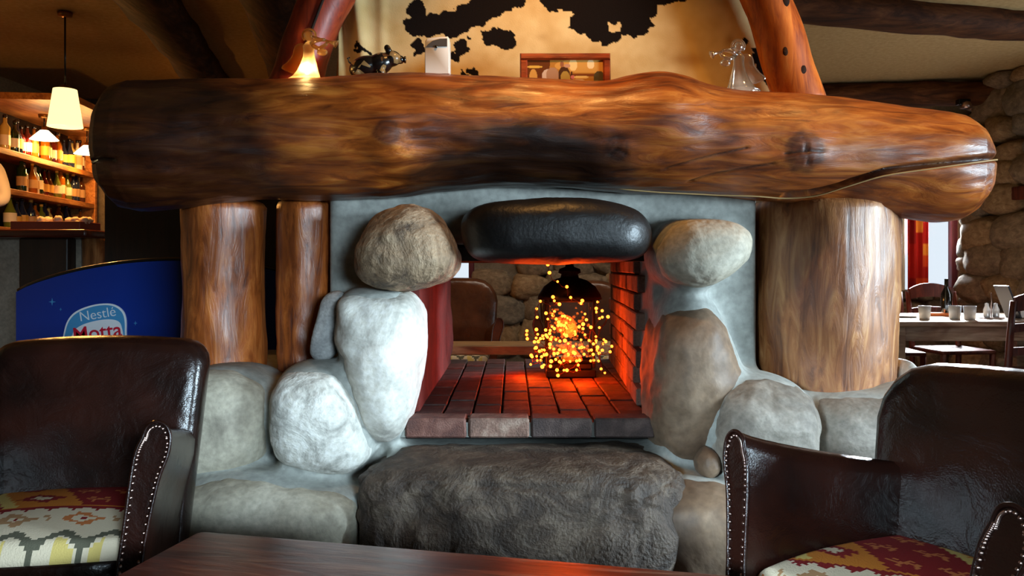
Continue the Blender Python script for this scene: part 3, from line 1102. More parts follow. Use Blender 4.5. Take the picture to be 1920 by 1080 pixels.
        fm.tube([o0, o0 - sd * 0.022 + dr * 0.025, o0 - sd * 0.026 + dr * 0.055], [0.011, 0.010, 0.008], 8)
        fm.build('fingers', M['skin'], t, True, None, True)


person((-3.76, 5.54, 0.35))

# added dark panel standing in for deep shade between the bar and the fireplace
struct('wall_shade_panel', MB().box((-1.82, 4.9, 0.875), (1.3, 0.14, 1.75)), M['dark_wood'])

# ================================================================== the fireplace
fp = thing('stone_fireplace', 'see-through boulder and cement fireplace with brick firebox under the big log', 'fireplace', (0, 3.3, 0))
OX0, OX1 = -0.33, 0.50          # firebox opening
BACK = 4.4

stones = []                      # (outline px, d, th, p, q, amp, noise scale, seed, material, label, fine)
stones.append(([(678, 500), (690, 440), (718, 402), (768, 388), (810, 402), (842, 440), (860, 488), (846, 520), (800, 536), (745, 546), (700, 530)], 2.70, 0.21, 0.66, 0.72, 0.022, 4, 1, 'rough_stone', 'rough brown angular boulder beside the black lintel stone', 0.007))
stones.append(([(866, 440), (872, 405), (910, 384), (1000, 375), (1090, 375), (1165, 386), (1205, 408), (1219, 440), (1205, 475), (1160, 490), (1050, 494), (940, 494), (885, 480)], 2.68, 0.20, 0.55, 0.75, 0.006, 5, 2, 'black_stone', 'long soot-black lintel stone over the firebox', 0.002))
stones.append(([(1222, 480), (1236, 440), (1262, 418), (1320, 414), (1370, 420), (1396, 440), (1392, 480), (1362, 512), (1320, 536), (1275, 538), (1236, 520)], 2.72, 0.20, 0.62, 0.75, 0.008, 5, 3, 'tan_stone', 'smooth grey-tan boulder right of the black lintel', 0.003))
stones.append(([(640, 600), (648, 556), (690, 546), (745, 546), (782, 560), (798, 610), (794, 690), (780, 760), (756, 808), (722, 818), (694, 800), (676, 740), (652, 672), (634, 632)], 2.74, 0.22, 0.66, 0.8, 0.022, 4, 4, 'pale_stone', 'tall pale boulder forming the left jamb', 0.004))
stones.append(([(610, 556), (640, 548), (644, 580), (636, 640), (624, 668), (596, 674), (584, 655), (596, 600)], 2.72, 0.05, 0.45, 0.6, 0.003, 8, 5, 'slate', 'narrow grey slate wedge by the short log post', 0.002))
stones.append(([(330, 760), (350, 712), (400, 692), (470, 696), (512, 724), (522, 780), (512, 840), (470, 876), (400, 884), (345, 868), (322, 820)], 2.74, 0.23, 0.64, 0.74, 0.018, 3, 6, 'tan_stone', 'broad tan boulder behind the left armchair', 0.003))
stones.append(([(522, 800), (524, 730), (548, 692), (600, 682), (642, 692), (668, 730), (690, 800), (692, 850), (660, 878), (590, 876), (540, 858)], 2.66, 0.20, 0.62, 0.75, 0.016, 4, 7, 'swirl_stone', 'upright pale boulder with swirling grain', 0.005))
stones.append(([(318, 960), (340, 912), (400, 890), (480, 886), (560, 896), (640, 908), (684, 930), (690, 980), (680, 1060), (560, 1090), (400, 1090), (322, 1040)], 2.56, 0.20, 0.62, 0.75, 0.012, 3, 8, 'tan_stone', 'flat wide boulder low at the left of the hearth step', 0.005))
stones.append(([(1216, 700), (1222, 610), (1252, 556), (1300, 544), (1334, 580), (1362, 640), (1382, 700), (1372, 760), (1340, 830), (1290, 866), (1236, 850), (1214, 780)], 2.78, 0.26, 0.72, 0.8, 0.024, 4, 9, 'brown_stone', 'tall brownish boulder forming the right jamb', 0.004))
stones.append(([(1318, 800), (1330, 742), (1366, 712), (1420, 704), (1480, 720), (1510, 756), (1512, 820), (1500, 890), (1440, 920), (1370, 910), (1330, 870)], 2.66, 0.22, 0.68, 0.8, 0.014, 4, 10, 'grey_stone', 'grey-brown pitted boulder below the thick log post', 0.008))
stones.append(([(1505, 800), (1512, 750), (1560, 735), (1620, 730), (1680, 722), (1720, 750), (1730, 830), (1700, 900), (1600, 910), (1520, 890)], 2.74, 0.20, 0.66, 0.8, 0.010, 4, 11, 'grey_stone', 'pale speckled boulder behind the right armchair', 0.004))
stones.append(([(1306, 860), (1322, 838), (1342, 850), (1344, 878), (1326, 894), (1308, 884)], 2.56, 0.07, 0.7, 0.8, 0.003, 10, 12, 'brown_stone', 'small knob of brown stone above the right end of the step', 0.002))
stones.append(([(1200, 980), (1216, 916), (1270, 896), (1340, 900), (1400, 916), (1430, 980), (1420, 1070), (1320, 1100), (1220, 1080)], 2.52, 0.20, 0.66, 0.78, 0.012, 4, 13, 'brown_stone', 'dark brown boulder at the right of the hearth step', 0.004))
stones.append(([(1670, 690), (1688, 672), (1704, 690), (1706, 740), (1670, 750)], 2.95, 0.12, 0.7, 0.8, 0.004, 8, 14, 'pale_stone', 'small pale rounded stone behind the thick log post', 0.002))
for (ol, d, th, p, q, amp, ns, sd, mt, lb, fine) in stones:
    ol = [(px, 2 * 0 + py) for px, py in ol]
    vs, fs = pebble(out_px(ol, d), d, th, p, q, 40 if fine < 0.01 else 56, amp, ns, sd, fine=fine)
    o = mk('boulder' if mt != 'black_stone' else 'lintel_stone', vs, fs, M[mt], fp)
    o['label'] = lb

# boulder at the far side of the firebox, seen through it
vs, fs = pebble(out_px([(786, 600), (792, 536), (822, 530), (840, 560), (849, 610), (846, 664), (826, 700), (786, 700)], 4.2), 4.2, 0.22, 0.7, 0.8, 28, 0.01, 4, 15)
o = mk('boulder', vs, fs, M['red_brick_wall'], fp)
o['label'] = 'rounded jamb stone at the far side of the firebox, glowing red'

# hearth step: a rough block with a flat top
def step_fn(pt, v):
    return pt


vs, fs = quadsphere(60)
out = []
for v in vs:
    p = Vector([math.copysign(abs(c) ** 0.34, c) for c in v])
    q = Vector((0.04 + p.x * 0.51, 2.58 + p.y * (0.235 + 0.03 * math.sin(p.x * 2)), 0.235 + p.z * 0.262))
    am = 0.012 if v.z > 0.6 else 0.03
    dd = am * fbm(q, 5, 3, 3) + am * 0.6 * abs(fbm(q, 16, 5, 2))
    q += v * dd
    if v.x > 0.4:
        q.y += 0.10 * (v.x - 0.4)
    out.append(q)
o = mk('hearth_step', out, fs, M['hearth'], fp)
o['label'] = 'rough dark stone step in front of the firebox'

# cement body: boxes and cement fillets round the stones, fused into one smooth skin
mb = MB()
ZT = 1.42
mb.box(((-0.655 + OX0 - 0.07) / 2, 3.0, 0.70), (OX0 - 0.07 + 0.655, 0.34, 1.44))
mb.box(((OX1 + 0.875) / 2, 3.0, 0.70), (0.875 - OX1, 0.34, 1.44))
mb.box((0.11, 3.0, 1.30), (1.53, 0.34, 0.24))
mb.box((-0.80, 3.22, 0.355), (0.74, 1.0, 0.72))                  # left base
mb.box((0.95, 3.55, 0.335), (0.72, 1.66, 0.68))                   # right base
mb.box((-0.17 + 0.25, 3.5, 0.24), (1.0, 1.76, 0.48))              # under the firebox
mb.box((-0.63, 3.75, 0.95), (0.40, 1.2, 0.75))                    # side walls of the firebox
mb.box((0.80, 3.75, 0.95), (0.40, 1.2, 0.75))
mb.box((0.085, 3.75, 1.275), (1.6, 1.25, 0.28))                   # roof of the firebox
for (ol, d, th, p, q, amp, ns, sd, mt, lb, fine) in stones:
    if mt in ('slate', 'black_stone') or sd in (1, 12, 14):
        continue
    o2 = out_px(ol, d)
    cx = sum(a for a, b in o2) / len(o2)
    cz = sum(b for a, b in o2) / len(o2)
    k = 1.075
    o2 = [(cx + (a - cx) * k, cz + (b - cz) * k) for a, b in o2]
    # the fillet must stay out of the firebox opening
    o2 = [((min(a, OX0 - 0.03) if cx < 0 else max(a, OX1 - 0.005)) if b > 0.5 and sd in (4, 9, 2) else a, b) for a, b in o2]
    vs, fs = pebble(o2, d + 0.045, th + 0.015, p, q, 14)
    mb.add(vs, fs)
body = mb.build('cement_body', M['cement'], fp)
rm = body.modifiers.new('fuse', 'REMESH')
rm.mode = 'VOXEL'
rm.voxel_size = 0.014
rm.use_smooth_shade = True
sm = body.modifiers.new('soften', 'SMOOTH')
sm.iterations = 14
sm.factor = 0.6

# firebox bricks
def brick_mesh(sx, sy, sz, mats, n=3, seed=0):
    ms = []
    for k in range(n):
        b = MB().box((0, 0, 0), (sx, sy, sz), min(sx, sy, sz) * 0.09, seg=1)
        b.v = [tuple(Vector(p) * (1 + 0.02 * fbm(Vector(p), 20, seed + k, 2))) for p in b.v]
        me = bpy.data.meshes.new('brick')
        me.from_pydata(b.v, [], b.f)
        me.materials.append(mats[k % len(mats)])
        ms.append(me)
    return ms


def lay(meshes, parent, loc, rot=(0, 0, 0)):
    o = bpy.data.objects.new('brick', rng.choice(meshes))
    C.objects.link(o)
    o.parent = parent
    o.location = wmat(parent).inverted() @ Vector(loc)
    o.rotation_euler = rot
    return o


rng = random.Random(9)
ZF = 0.575
bed = MB().box(((OX0 + OX1) / 2, 3.60, 0.525), (OX1 - OX0 + 0.16, 1.60, 0.06)).build('firebox_floor', M['soot'], fp, False)
fm = brick_mesh(0.098, 0.208, 0.04, [M['floor_brick'], M['brick_c'], M['brick_a']], 3)
y = 2.80
for r in range(8):
    x = OX0 - 0.02
    k = 0
    while x < OX1 + 0.02:
        off = 0.105 if k % 2 else 0.0
        if y + off < BACK - 0.05:
            lay(fm, bed, (x + 0.052, y + off + 0.105, ZF - 0.018 + rng.uniform(-0.0025, 0.0025)), (0, 0, rng.uniform(-0.012, 0.012)))
        x += 0.1045
        k += 1
    y += 0.215
fh = brick_mesh(0.098, 0.1, 0.04, [M['floor_brick'], M['brick_c']], 2)
x, k = OX0 - 0.02, 0
while x < OX1 + 0.02:                                     # half bricks that close the stagger
    if k % 2:
        lay(fh, bed, (x + 0.052, 2.80 + 0.052, ZF - 0.018))
    x += 0.1045
    k += 1
kerb = MB().box((0.08, 2.76, 0.545), (0.92, 0.10, 0.05)).build('firebox_kerb', M['cement'], fp, False)
km = brick_mesh(0.205, 0.10, 0.066, [M['brick_a'], M['brick_b'], M['brick_c']], 3, 5)
for i, x in enumerate((-0.258, -0.044, 0.168, 0.382)):
    o = lay(km, kerb, (x, 2.745, 0.553), (0, 0, rng.uniform(-0.01, 0.01)))
    o.data = km[(0, 1, 2, 2)[i]]

wm = brick_mesh(0.05, 0.208, 0.064, [M['fire_brick'], M['brick_b'], M['fire_brick']], 3, 8)
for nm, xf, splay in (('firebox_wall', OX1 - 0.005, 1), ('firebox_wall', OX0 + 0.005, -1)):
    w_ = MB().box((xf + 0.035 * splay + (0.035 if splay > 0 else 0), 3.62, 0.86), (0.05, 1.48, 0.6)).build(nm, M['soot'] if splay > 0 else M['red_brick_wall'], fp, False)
    for r in range(8 if splay > 0 else 0):
        z = ZF + 0.033 + r * 0.071
        y = 3.0 + (0.104 if r % 2 else 0)
        while y < BACK - 0.08:
            xx = xf + (0.07 * (y - 3.0) / 1.3 if splay > 0 else 0.0)
            lay(wm, w_, (xx + 0.004 * splay + rng.uniform(-0.003, 0.003), y + 0.1, z), (0, 0, -0.05 * (splay > 0)))
            y += 0.216
MB().box((0.085, 3.62, 1.145), (0.95, 1.45, 0.05)).build('firebox_roof', M['soot'], fp, False)

# chimney hood of plaster behind the leaning poles
hd = MB()
fr = 3.12
q = [(-0.72, fr, 1.45), (1.02, fr, 1.45), (1.02, 4.3, 1.45), (-0.72, 4.3, 1.45), (-0.62, fr, RZ), (0.90, fr, RZ), (0.90, 4.2, RZ), (-0.62, 4.2, RZ)]
hd.add(q, [(0, 3, 2, 1), (4, 5, 6, 7), (0, 1, 5, 4), (1, 2, 6, 5), (2, 3, 7, 6), (3, 0, 4, 7)])
hd.build('chimney_hood', M['plaster'], fp, False)

# ------------------------------------------------------------------ the mantel log
ML = 2.8
st = [(177, 236, 322), (181, 205, 350), (190, 180, 375), (206, 163, 390), (240, 153, 397), (300, 151, 393), (400, 150, 381), (500, 149, 378), (600, 146, 375), (700, 142, 370), (800, 140, 360), (900, 144, 353), (1000, 149, 351), (1080, 151, 351),
      (1150, 152, 353), (1190, 146, 358), (1240, 143, 362), (1285, 149, 364), (1330, 161, 366), (1400, 169, 371), (1500, 178, 379), (1600, 188, 388), (1680, 196, 400), (1740, 203, 413), (1790, 209, 418), (1825, 216, 412), (1848, 231, 400), (1862, 252, 384), (1870, 282, 362), (1872, 305, 340)]
stx = [s[0] for s in st]


def station(px):
    import bisect
    i = min(max(bisect.bisect(stx, px), 1), len(st) - 1)
    a, b = st[i - 1], st[i]
    k = (px - a[0]) / (b[0] - a[0])
    k = min(max(k, 0), 1)
    return a[1] + (b[1] - a[1]) * k, a[2] + (b[2] - a[2]) * k


xs = []
x = 177.0
while x < 1872:
    xs.append(x)
    x += 1.6 if (x < 212 or x > 1815) else 5.0
xs.append(1872.0)
crack = spline([(1872, 304), (1800, 312), (1700, 324), (1640, 332), (1590, 348), (1540, 364), (1480, 370)], False, 14)
crack2 = spline([(1135, 352), (1160, 356)], False, 4)
thin = spline([(1240, 326), (1300, 310), (1388, 291)], False, 8)
thin2 = spline([(1290, 348), (1360, 330), (1440, 316)], False, 8)
kc1 = spline([(1456, 301), (1490, 297), (1526, 297)], False, 4)
kc2 = spline([(1489, 275), (1493, 297), (1499, 320)], False, 4)
kc3 = spline([(1150, 272), (1149, 290), (1136, 299)], False, 4)
kc4 = spline([(1149, 290), (1168, 298)], False, 4)
left_split = spline([(177, 318), (212, 314), (240, 316)], False, 6)


def dist_poly(p, poly):
    best = 1e9
    for a, b in zip(poly, poly[1:]):
        ab = b - a
        t = max(0, min(1, (p - a).dot(ab) / max(ab.dot(ab), 1e-9)))
        best = min(best, (p - a - ab * t).length)
    return best


NS = 220
vs, fs, cols = [], [], []
for i, px in enumerate(xs):
    t_, b_ = station(px)
    # smooth the outline a little
    if 240 < px < 1800:
        t2, b2 = station(px - 14)
        t3, b3 = station(px + 14)
        t_, b_ = (t_ + t2 + t3) / 3, (b_ + b2 + b3) / 3
    c = P(px, (t_ + b_) / 2, ML)
    c.x = (px - 960) / FPX * 2.70
    r = (b_ - t_) / 2 / FPX * ML
    for k in range(NS):
        an = 2 * PI * k / NS
        cy, cz = -math.cos(an), math.sin(an)
        p = Vector((c.x, c.y + cy * r * 0.98, c.z + cz * r))
        n = Vector((0, cy, cz))
        d = 0.010 * fbm(Vector((p.x * 0.5, p.y, p.z)), 6, 2, 3) * min(1, r / 0.1) + 0.0035 * fbm(Vector((p.x * 0.22, p.y, p.z)), 26, 4, 2)
        yy = (t_ + b_) / 2 - cz * (b_ - t_) / 2              # picture row of this vertex (front half)
        col = [1.0, 1.0, 1.0]
        if cy < 0.15:
            q2 = Vector((px, yy))
            # knots and swellings
            for (kx, ky, kr, kh) in ((1490, 296, 46, 0.016), (1150, 288, 75, 0.022), (735, 278, 42, 0.02), (1240, 200, 60, 0.016), (1265, 262, 50, 0.012), (760, 330, 60, 0.008)):
                d += kh * math.exp(-((px - kx) ** 2 + (yy - ky) ** 2) / kr ** 2)
            for poly, wd, dp in ((crack, 4.5, 0.035), (kc1, 1.7, 0.006), (kc2, 1.7, 0.006), (kc3, 1.6, 0.005), (kc4, 1.6, 0.005), (thin, 1.8, 0.006), (thin2, 1.8, 0.006), (left_split, 2.5, 0.02)):
                if poly[0].x > px - 400 and min(a.x for a in poly) - 8 <= px <= max(a.x for a in poly) + 8:
                    dd = dist_poly(q2, poly)
                    if dd < wd * 2:
                        k2 = math.exp(-(dd / wd) ** 2)
                        d -= dp * k2
                        dk = 1 - 0.75 * k2
                        col = [cc * dk for cc in col]
            for (kx, ky, kr, tint) in ((1491, 297, 31, (0.42, 0.40, 0.75)), (1150, 288, 22, (0.5, 0.5, 0.8)), (735, 266, 24, (0.45, 0.42, 0.7)), (768, 292, 16, (1.5, 1.7, 2.2))):
                rr = math.hypot(px - kx, (yy - ky) * 1.05) / kr + 0.18 * nz((px * 0.06, yy * 0.06, kx), 1, 4)
                if rr < 1.5:
                    kk = max(0.0, min(1.0, (1.15 - rr) / 0.3))
                    ring = 0.5 * math.exp(-((rr - 1.05) / 0.16) ** 2) * (kr > 24)
                    swirl = 1 + 0.18 * math.sin(rr * 14) * kk
                    col = [cc * ((1 - kk) + kk * tt * swirl) * (1 - ring) for cc, tt in zip(col, tint)]
        # smoke stain plus painted shading over the fire, running up and to the right along the underside
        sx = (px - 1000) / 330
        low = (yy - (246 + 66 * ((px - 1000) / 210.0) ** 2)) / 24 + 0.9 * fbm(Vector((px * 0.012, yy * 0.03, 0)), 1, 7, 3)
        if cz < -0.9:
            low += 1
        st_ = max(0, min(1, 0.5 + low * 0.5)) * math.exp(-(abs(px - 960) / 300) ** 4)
        # darker tone toward the left end
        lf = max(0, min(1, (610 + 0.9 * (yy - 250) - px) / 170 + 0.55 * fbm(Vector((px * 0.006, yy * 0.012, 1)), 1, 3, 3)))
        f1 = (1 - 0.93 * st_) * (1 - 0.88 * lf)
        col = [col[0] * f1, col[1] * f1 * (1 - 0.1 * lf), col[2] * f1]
        # grey-violet tint by the crack at the thick end
        wv = math.exp(-((yy - 305) / 34) ** 2) * max(0, min(1, (px - 1440) / 160)) * (0.6 + 0.5 * fbm(Vector((px * 0.01, yy * 0.03, 4)), 1, 5, 2))
        wv = max(0, min(0.75, wv))
        col = [col[0] * (1 - 0.12 * wv), col[1] * (1 + 0.22 * wv), col[2] * (1 + 2.2 * wv)]
        vs.append(p + n * d)
        cols.append(col)
m_ = len(xs)
for i in range(m_ - 1):
    for k in range(NS):
        a, b = i * NS + k, i * NS + (k + 1) % NS
        fs.append((a, b, b + NS, a + NS))
fs.append(tuple(range(NS - 1, -1, -1)))
fs.append(tuple((m_ - 1) * NS + k for k in range(NS)))
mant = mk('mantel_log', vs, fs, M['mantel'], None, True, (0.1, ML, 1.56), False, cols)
tag(mant, 'massive varnished log mantel lying across the fireplace', 'mantel')


def front(px, py, off=0.0):
    """Point on the front of the mantel log seen at a picture position."""
    t_, b_ = station(px)
    cz = ((t_ + b_) / 2 - py) / ((b_ - t_) / 2)
    r = (b_ - t_) / 2 / FPX * ML
    cy = math.sqrt(max(0, 1 - cz * cz))
    c = P(px, (t_ + b_) / 2, ML)
    c.x = (px - 960) / FPX * 2.70
    return Vector((c.x, c.y - cy * (r * 0.98 + off), c.z + cz * (r + off)))


# light on the lower edge of the split, put in as a pale line
ed = [(1130, 352), (1180, 357), (1260, 361), (1340, 364), (1420, 367), (1480, 371), (1530, 368), (1580, 354), (1640, 338), (1720, 328), (1800, 318), (1850, 311)]
MB().tube([front(px, min(py, station(px)[1] - 3), 0.008) for px, py in spline(ed, False, 5)], 0.0026, 6).build('pale_split_line', M['pale_edge'], mant)

MB().tube([front(184, 318, 0.002), front(197, 316, 0.004), front(212, 314, 0.002)], [0.002, 0.004, 0.002], 6).build('pale_split_line', M['pale_edge'], mant)

# ------------------------------------------------------------------ log posts
def log_post(name, px0, px1, py0, py1, d, mat, label, prof, seed, lean=0.0, zext=0.05):
    secs, n = [], 56
    m = 40
    base = P((px0 + px1) / 2, py1, d)
    for i in range(m + 1):
        k = i / m
        py = py1 + (py0 - py1) * k
        c = P((px0 + px1) / 2 + lean * k, py, d)
        r = (px1 - px0) / 2 / FPX * d * (prof[0] * (1 - k) ** 2 + 2 * prof[1] * k * (1 - k) + prof[2] * k * k)
        if k > 0.955:
            r *= 1 - 0.35 * ((k - 0.955) / 0.045) ** 2
        s = []
        for j in range(n):
            an = 2 * PI * j / n
            p = c + Vector((math.cos(an) * r, math.sin(an) * r, 0))
            dd = 0.045 * r * fbm(Vector((p.x, p.y, p.z * 0.5)), 4 / r * 0.3, seed, 3) + 0.02 * r * fbm(Vector((p.x, p.y, p.z * 0.15)), 30, seed, 2)
            s.append(p + Vector((math.cos(an), math.sin(an), 0)) * dd)
        secs.append(s)
    o = MB().loft(secs).build(name, mat, None, True, base)
    return tag(sharp(o, 50), label, 'post')


log_post('log_post', 345, 495, 372, 704, 2.95, M['post_red'], 'log post at the outer left under the mantel, beside the blue freezer', (1.0, 0.98, 1.0), 1)
log_post('log_post', 514, 620, 372, 700, 2.93, M['post_red'], 'narrow log post touching the cement, with a shiny bulge low down', (0.86, 1.04, 1.02), 2, 8)
rp = log_post('log_post', 1410, 1672, 372, 742, 2.95, M['post'], 'thick pale log post under the right part of the mantel', (0.94, 1.05, 0.99), 3)


def pole(pa, pb, r, d, mat, label, seed):
    a, b = P(*pa, d), P(*pb, d)
    b = a + (b - a) * ((RZ - a.z + 0.0) / (b.z - a.z))
    t = (b - a).normalized()
    sd = t.cross(Vector((0, 1, 0))).normalized()
    fw = sd.cross(t)
    secs = []
    for i in range(31):
        c = a.lerp(b, i / 30) + sd * 0.012 * nz((0, 0, i * 0.25), 1, seed)
        s = []
        for k in range(28):
            an = 2 * PI * k / 28
            dr = sd * math.cos(an) + fw * math.sin(an)
            p = c + dr * r
            s.append(p + dr * r * (0.10 * fbm(p, 5, seed, 2)))
        secs.append(s)
    o = MB().loft(secs).build('leaning_pole', mat, None, True, a)
    return tag(o, label, 'pole'), a, b, sd, fw


pl, a, b, sd, fw = pole((543, 182), (612, 0), 0.092, 2.94, M['pole_red'], 'dark red-brown pole leaning inward behind the glowing angel', 1)
MB().tube([a.lerp(b, t) + fw * (0.094 if fw.y < 0 else -0.094) - sd * 0.02 for t in (0.1, 0.3, 0.5, 0.7, 0.95)], 0.005, 6).build('split', M['crack'], pl)
pr, a, b, sd, fw = pole((1505, 206), (1438, 0), 0.086, 2.94, M['pole'], 'orange varnished pole leaning inward beside the clear angel', 2)
for t, o_ in ((0.12, -0.01), (0.42, 0.03), (0.36, -0.03), (0.2, 0.02)):
    c = a.lerp(b, t) + fw * (0.078 if fw.y < 0 else -0.078) + sd * o_
    MB().ball(c, (0.016, 0.007, 0.024), 5).build('knot', M['dark_beam'], pr)

# ------------------------------------------------------------------ cowhide on the hood
def in_poly(x, y, poly):
    c = False
    for i in range(len(poly)):
        x1, y1 = poly[i]
        x2, y2 = poly[i - 1]
        if (y1 > y) != (y2 > y) and x < (x2 - x1) * (y - y1) / (y2 - y1) + x1:
            c = not c
    return c


BIG = [(1012, -80), (1012, 6), (1030, 20), (1052, 14), (1078, 28), (1064, 48), (1082, 62), (1110, 72), (1138, 83), (1166, 78), (1168, 62), (1190, 70), (1212, 62), (1228, 46), (1216, 30), (1240, 14), (1262, 4), (1290, -4), (1300, -80)]
CAPS = [((842, 46), (900, 22), 26), ((900, 16), (955, -6), 27), ((790, 46), (842, 44), 19), ((782, 18), (786, 22), 15), ((776, 50), (790, 48), 19), ((845, 62), (847, 58), 8),
        ((940, -8), (1000, -40), 18), ((922, 66), (950, 74), 18), ((912, 64), (918, 62), 12), ((778, 84), (782, 90), 12), ((862, 88), (866, 94), 11), ((848, 104), (854, 108), 9), ((876, 72), (878, 73), 4),
        ((886, 133), (890, 138), 10), ((868, 137), (870, 138), 5), ((1422, 98), (1432, 130), 11), ((1436, 130), (1450, 160), 12), ((1412, 108), (1416, 112), 8), ((1400, 80), (1402, 78), 6), ((982, 116), (984, 118), 12),
        ((668, 92), (700, 108), 5)]
hv, hf, hc = [], [], []
U0, U1, V0, V1 = 634, 1462, -96, 172
NU, NV = 420, 136
DH = 3.075
for j in range(NV + 1):
    for i in range(NU + 1):
        px = U0 + (U1 - U0) * i / NU
        py = V0 + (V1 - V0) * j / NV
        k = (px - U0) / (U1 - U0)
        wav = 0.008 * nz((px * 0.006, py * 0.006, 0), 1, 3) + 0.022 * math.exp(-((px - 668 - 0.12 * py) / 14.0) ** 2) - 0.02 * math.exp(-((px - 640 - 0.1 * py) / 12.0) ** 2) + 0.006 * math.exp(-((px - 716) / 10.0) ** 2)
        p = P(px, py, DH)
        p.y -= wav
        hv.append(p)
        jx = px + 9 * fbm((px * 0.05, py * 0.05, 0), 1, 1, 3)
        jy = py + 9 * fbm((px * 0.05, py * 0.05, 5), 1, 2, 3)
        blk = in_poly(jx, jy, BIG) and not (abs(jx - 1152) < 11 and abs(jy - 52) < 9)
        if not blk:
            for (c0, c1, r) in CAPS:
                a_, b_, q_ = Vector(c0), Vector(c1), Vector((jx, jy))
                ab = b_ - a_
                t = max(0, min(1, (q_ - a_).dot(ab) / max(ab.dot(ab), 1e-6)))
                if (q_ - a_ - ab * t).length < r:
                    blk = True
                    break
        if blk:
            c = (0.010, 0.007, 0.006)
        else:
            v = 0.5 + 0.5 * fbm((px * 0.02, py * 0.02, 2), 1, 6, 3)
            a1, b1 = srgb(206, 170, 108), srgb(240, 216, 160)
            c = [a1[q] + (b1[q] - a1[q]) * v for q in range(3)]
            tan = math.exp(-(((px - 1290) / 40) ** 2 + ((py - 112) / 14) ** 2)) + math.exp(-(((px - 1368) / 9) ** 2 + ((py - 76) / 12) ** 2)) + 0.6 * math.exp(-(((px - 1016) / 12) ** 2 + ((py - 70) / 8) ** 2))
            tan = min(0.8, tan * 0.7)
            c = [cc * (1 - tan * q) for cc, q in zip(c, (0.45, 0.62, 0.8))]
        hc.append(c)
for j in range(NV):
    for i in range(NU):
        a_ = j * (NU + 1) + i
        hf.append((a_, a_ + 1, a_ + NU + 2, a_ + NU + 1))
hide = mk('cowhide', hv, hf, M['hide'], None, True, P(1040, 172, DH), False, hc)
so = hide.modifiers.new('thick', 'SOLIDIFY')
so.thickness = 0.004
so.offset = 1
tag(hide, 'black and cream spotted cowhide hung on the chimney hood', 'cowhide')

# ================================================================== things on the mantel
def top_z(px):
    return station(px)[0]


# amber angel with a horn, lit from inside; clear angel with a horn
def angel(px, base_py, d, flip, mat, label, lit, s=1.0):
    o = P(px, base_py, d)
    t = thing('angel_figurine', label, 'figurine', o)
    t.scale = (1, 1, 1)
    f = flip                                    # +1: plays to the picture's right
    u = 0.00188 * d / 2.8 * s                   # metres per picture pixel here

    def Q(x, z, y=0.0):
        return o + Vector((x * u * f, y, z * u))
    # robe: flared, swept at the back
    secs = []
    for (z, c, w_) in ((0, -6, 33), (6, -3, 26), (16, 0, 20), (30, 2, 15), (44, 3, 11), (54, 3, 10), (62, 3, 12), (68, 3, 8), (72, 3, 4)):
        s_ = []
        for k in range(24):
            an = 2 * PI * k / 24
            rr = w_ * (1 + 0.07 * math.sin(7 * an) * (1 if z < 40 else 0.2))
            s_.append(Q(c + rr * math.cos(an), z, rr * 0.55 * u * math.sin(an)))
        secs.append(s_)
    MB().loft(secs).build('robe', mat, t)
    h = MB().ball(Q(3, 82), (8.5 * u, 8 * u, 10 * u), 8).build('head', mat, t)
    MB().tube([Q(3 + 12 * math.cos(a), 84 + 12 * math.sin(a), 3 * u) for a in [PI * (-0.25 + 1.5 * k / 16) for k in range(17)]], 2.4 * u, 8).build('hair', mat, h)
    # wing behind: a thin feathered blade
    w0 = []
    prof = [(-4, 66), (-14, 72), (-26, 66), (-30, 50), (-42, 34), (-52, 26), (-44, 20), (-30, 15), (-18, 14), (-12, 30), (-8, 48)]
    vs, fs = pebble([(o.x + x * u * f, o.z + z * u) for x, z in prof], o.y + 10 * u, 4.5 * u, 0.6, 0.7, 14, 0.0)
    mk('wing', vs, fs, mat, t)
    # arms
    MB().tube([Q(10, 64, -2 * u), Q(24, 56, -8 * u), Q(36, 62, -10 * u), Q(40, 68, -9 * u)], [4.2 * u, 4.5 * u, 3.6 * u, 3 * u], 10).build('arm', mat, t)
    MB().tube([Q(9, 66, -5 * u), Q(18, 70, -12 * u), Q(30, 72, -12 * u), Q(36, 72, -10 * u)], [4.2 * u, 4 * u, 3.4 * u, 3 * u], 10).build('arm', mat, t)
    MB().tube([Q(12, 79, -9 * u), Q(30, 73, -10 * u), Q(46, 68, -10 * u), Q(53, 66, -10 * u), Q(57, 64, -10 * u)], [1.8 * u, 2 * u, 2.6 * u, 5 * u, 8 * u], 12).build('horn', mat, t)
    MB().ball(Q(30, 50, -8 * u), (10 * u, 6 * u, 7 * u), 6).build('sleeve', mat, t)
    if lit:
        c = Q(0, 8, 0)
        MB().lathe([(0, 0), (0.014, 0), (0.014, 0.012), (0.0, 0.012)], c - Vector((0, 0, 6 * u)), 14).build('tealight', M['white'], t)
        fl = MB().ball(c + Vector((0, 0, 0.012)), (0.006, 0.006, 0.015), 5).build('flame', emit_mat('candle_flame', (1.0, 0.72, 0.32), 60), t)
        l2 = point('tealight_spill', (0, 0, 0), 0.5, (1.0, 0.62, 0.22), 0.012)
        l2.parent = t
        l2.location = (c + Vector((0.0, -0.075, 0.03))) - o
        l = point('tealight_light', (0, 0, 0), 1.1, (1.0, 0.66, 0.28), 0.008)
        l.parent = t
        l.location = (c + Vector((0, -0.012, 0.022))) - o
    return t


angel(576, 150, 2.80, 1, M['angel_gold'], 'glowing amber glass angel playing a horn on the left of the mantel', True)
angel(1388, 170, 2.80, -1, M['angel_clear'], 'clear glass angel blowing a trumpet on the right of the mantel', False)

# patchwork pig facing right
o = P(702, 143, 2.82)
u = 2.82 / FPX
pig = thing('pig_figurine', 'small black patchwork pig figurine beside the white dispenser', 'figurine', o)
pv, pf = [], []


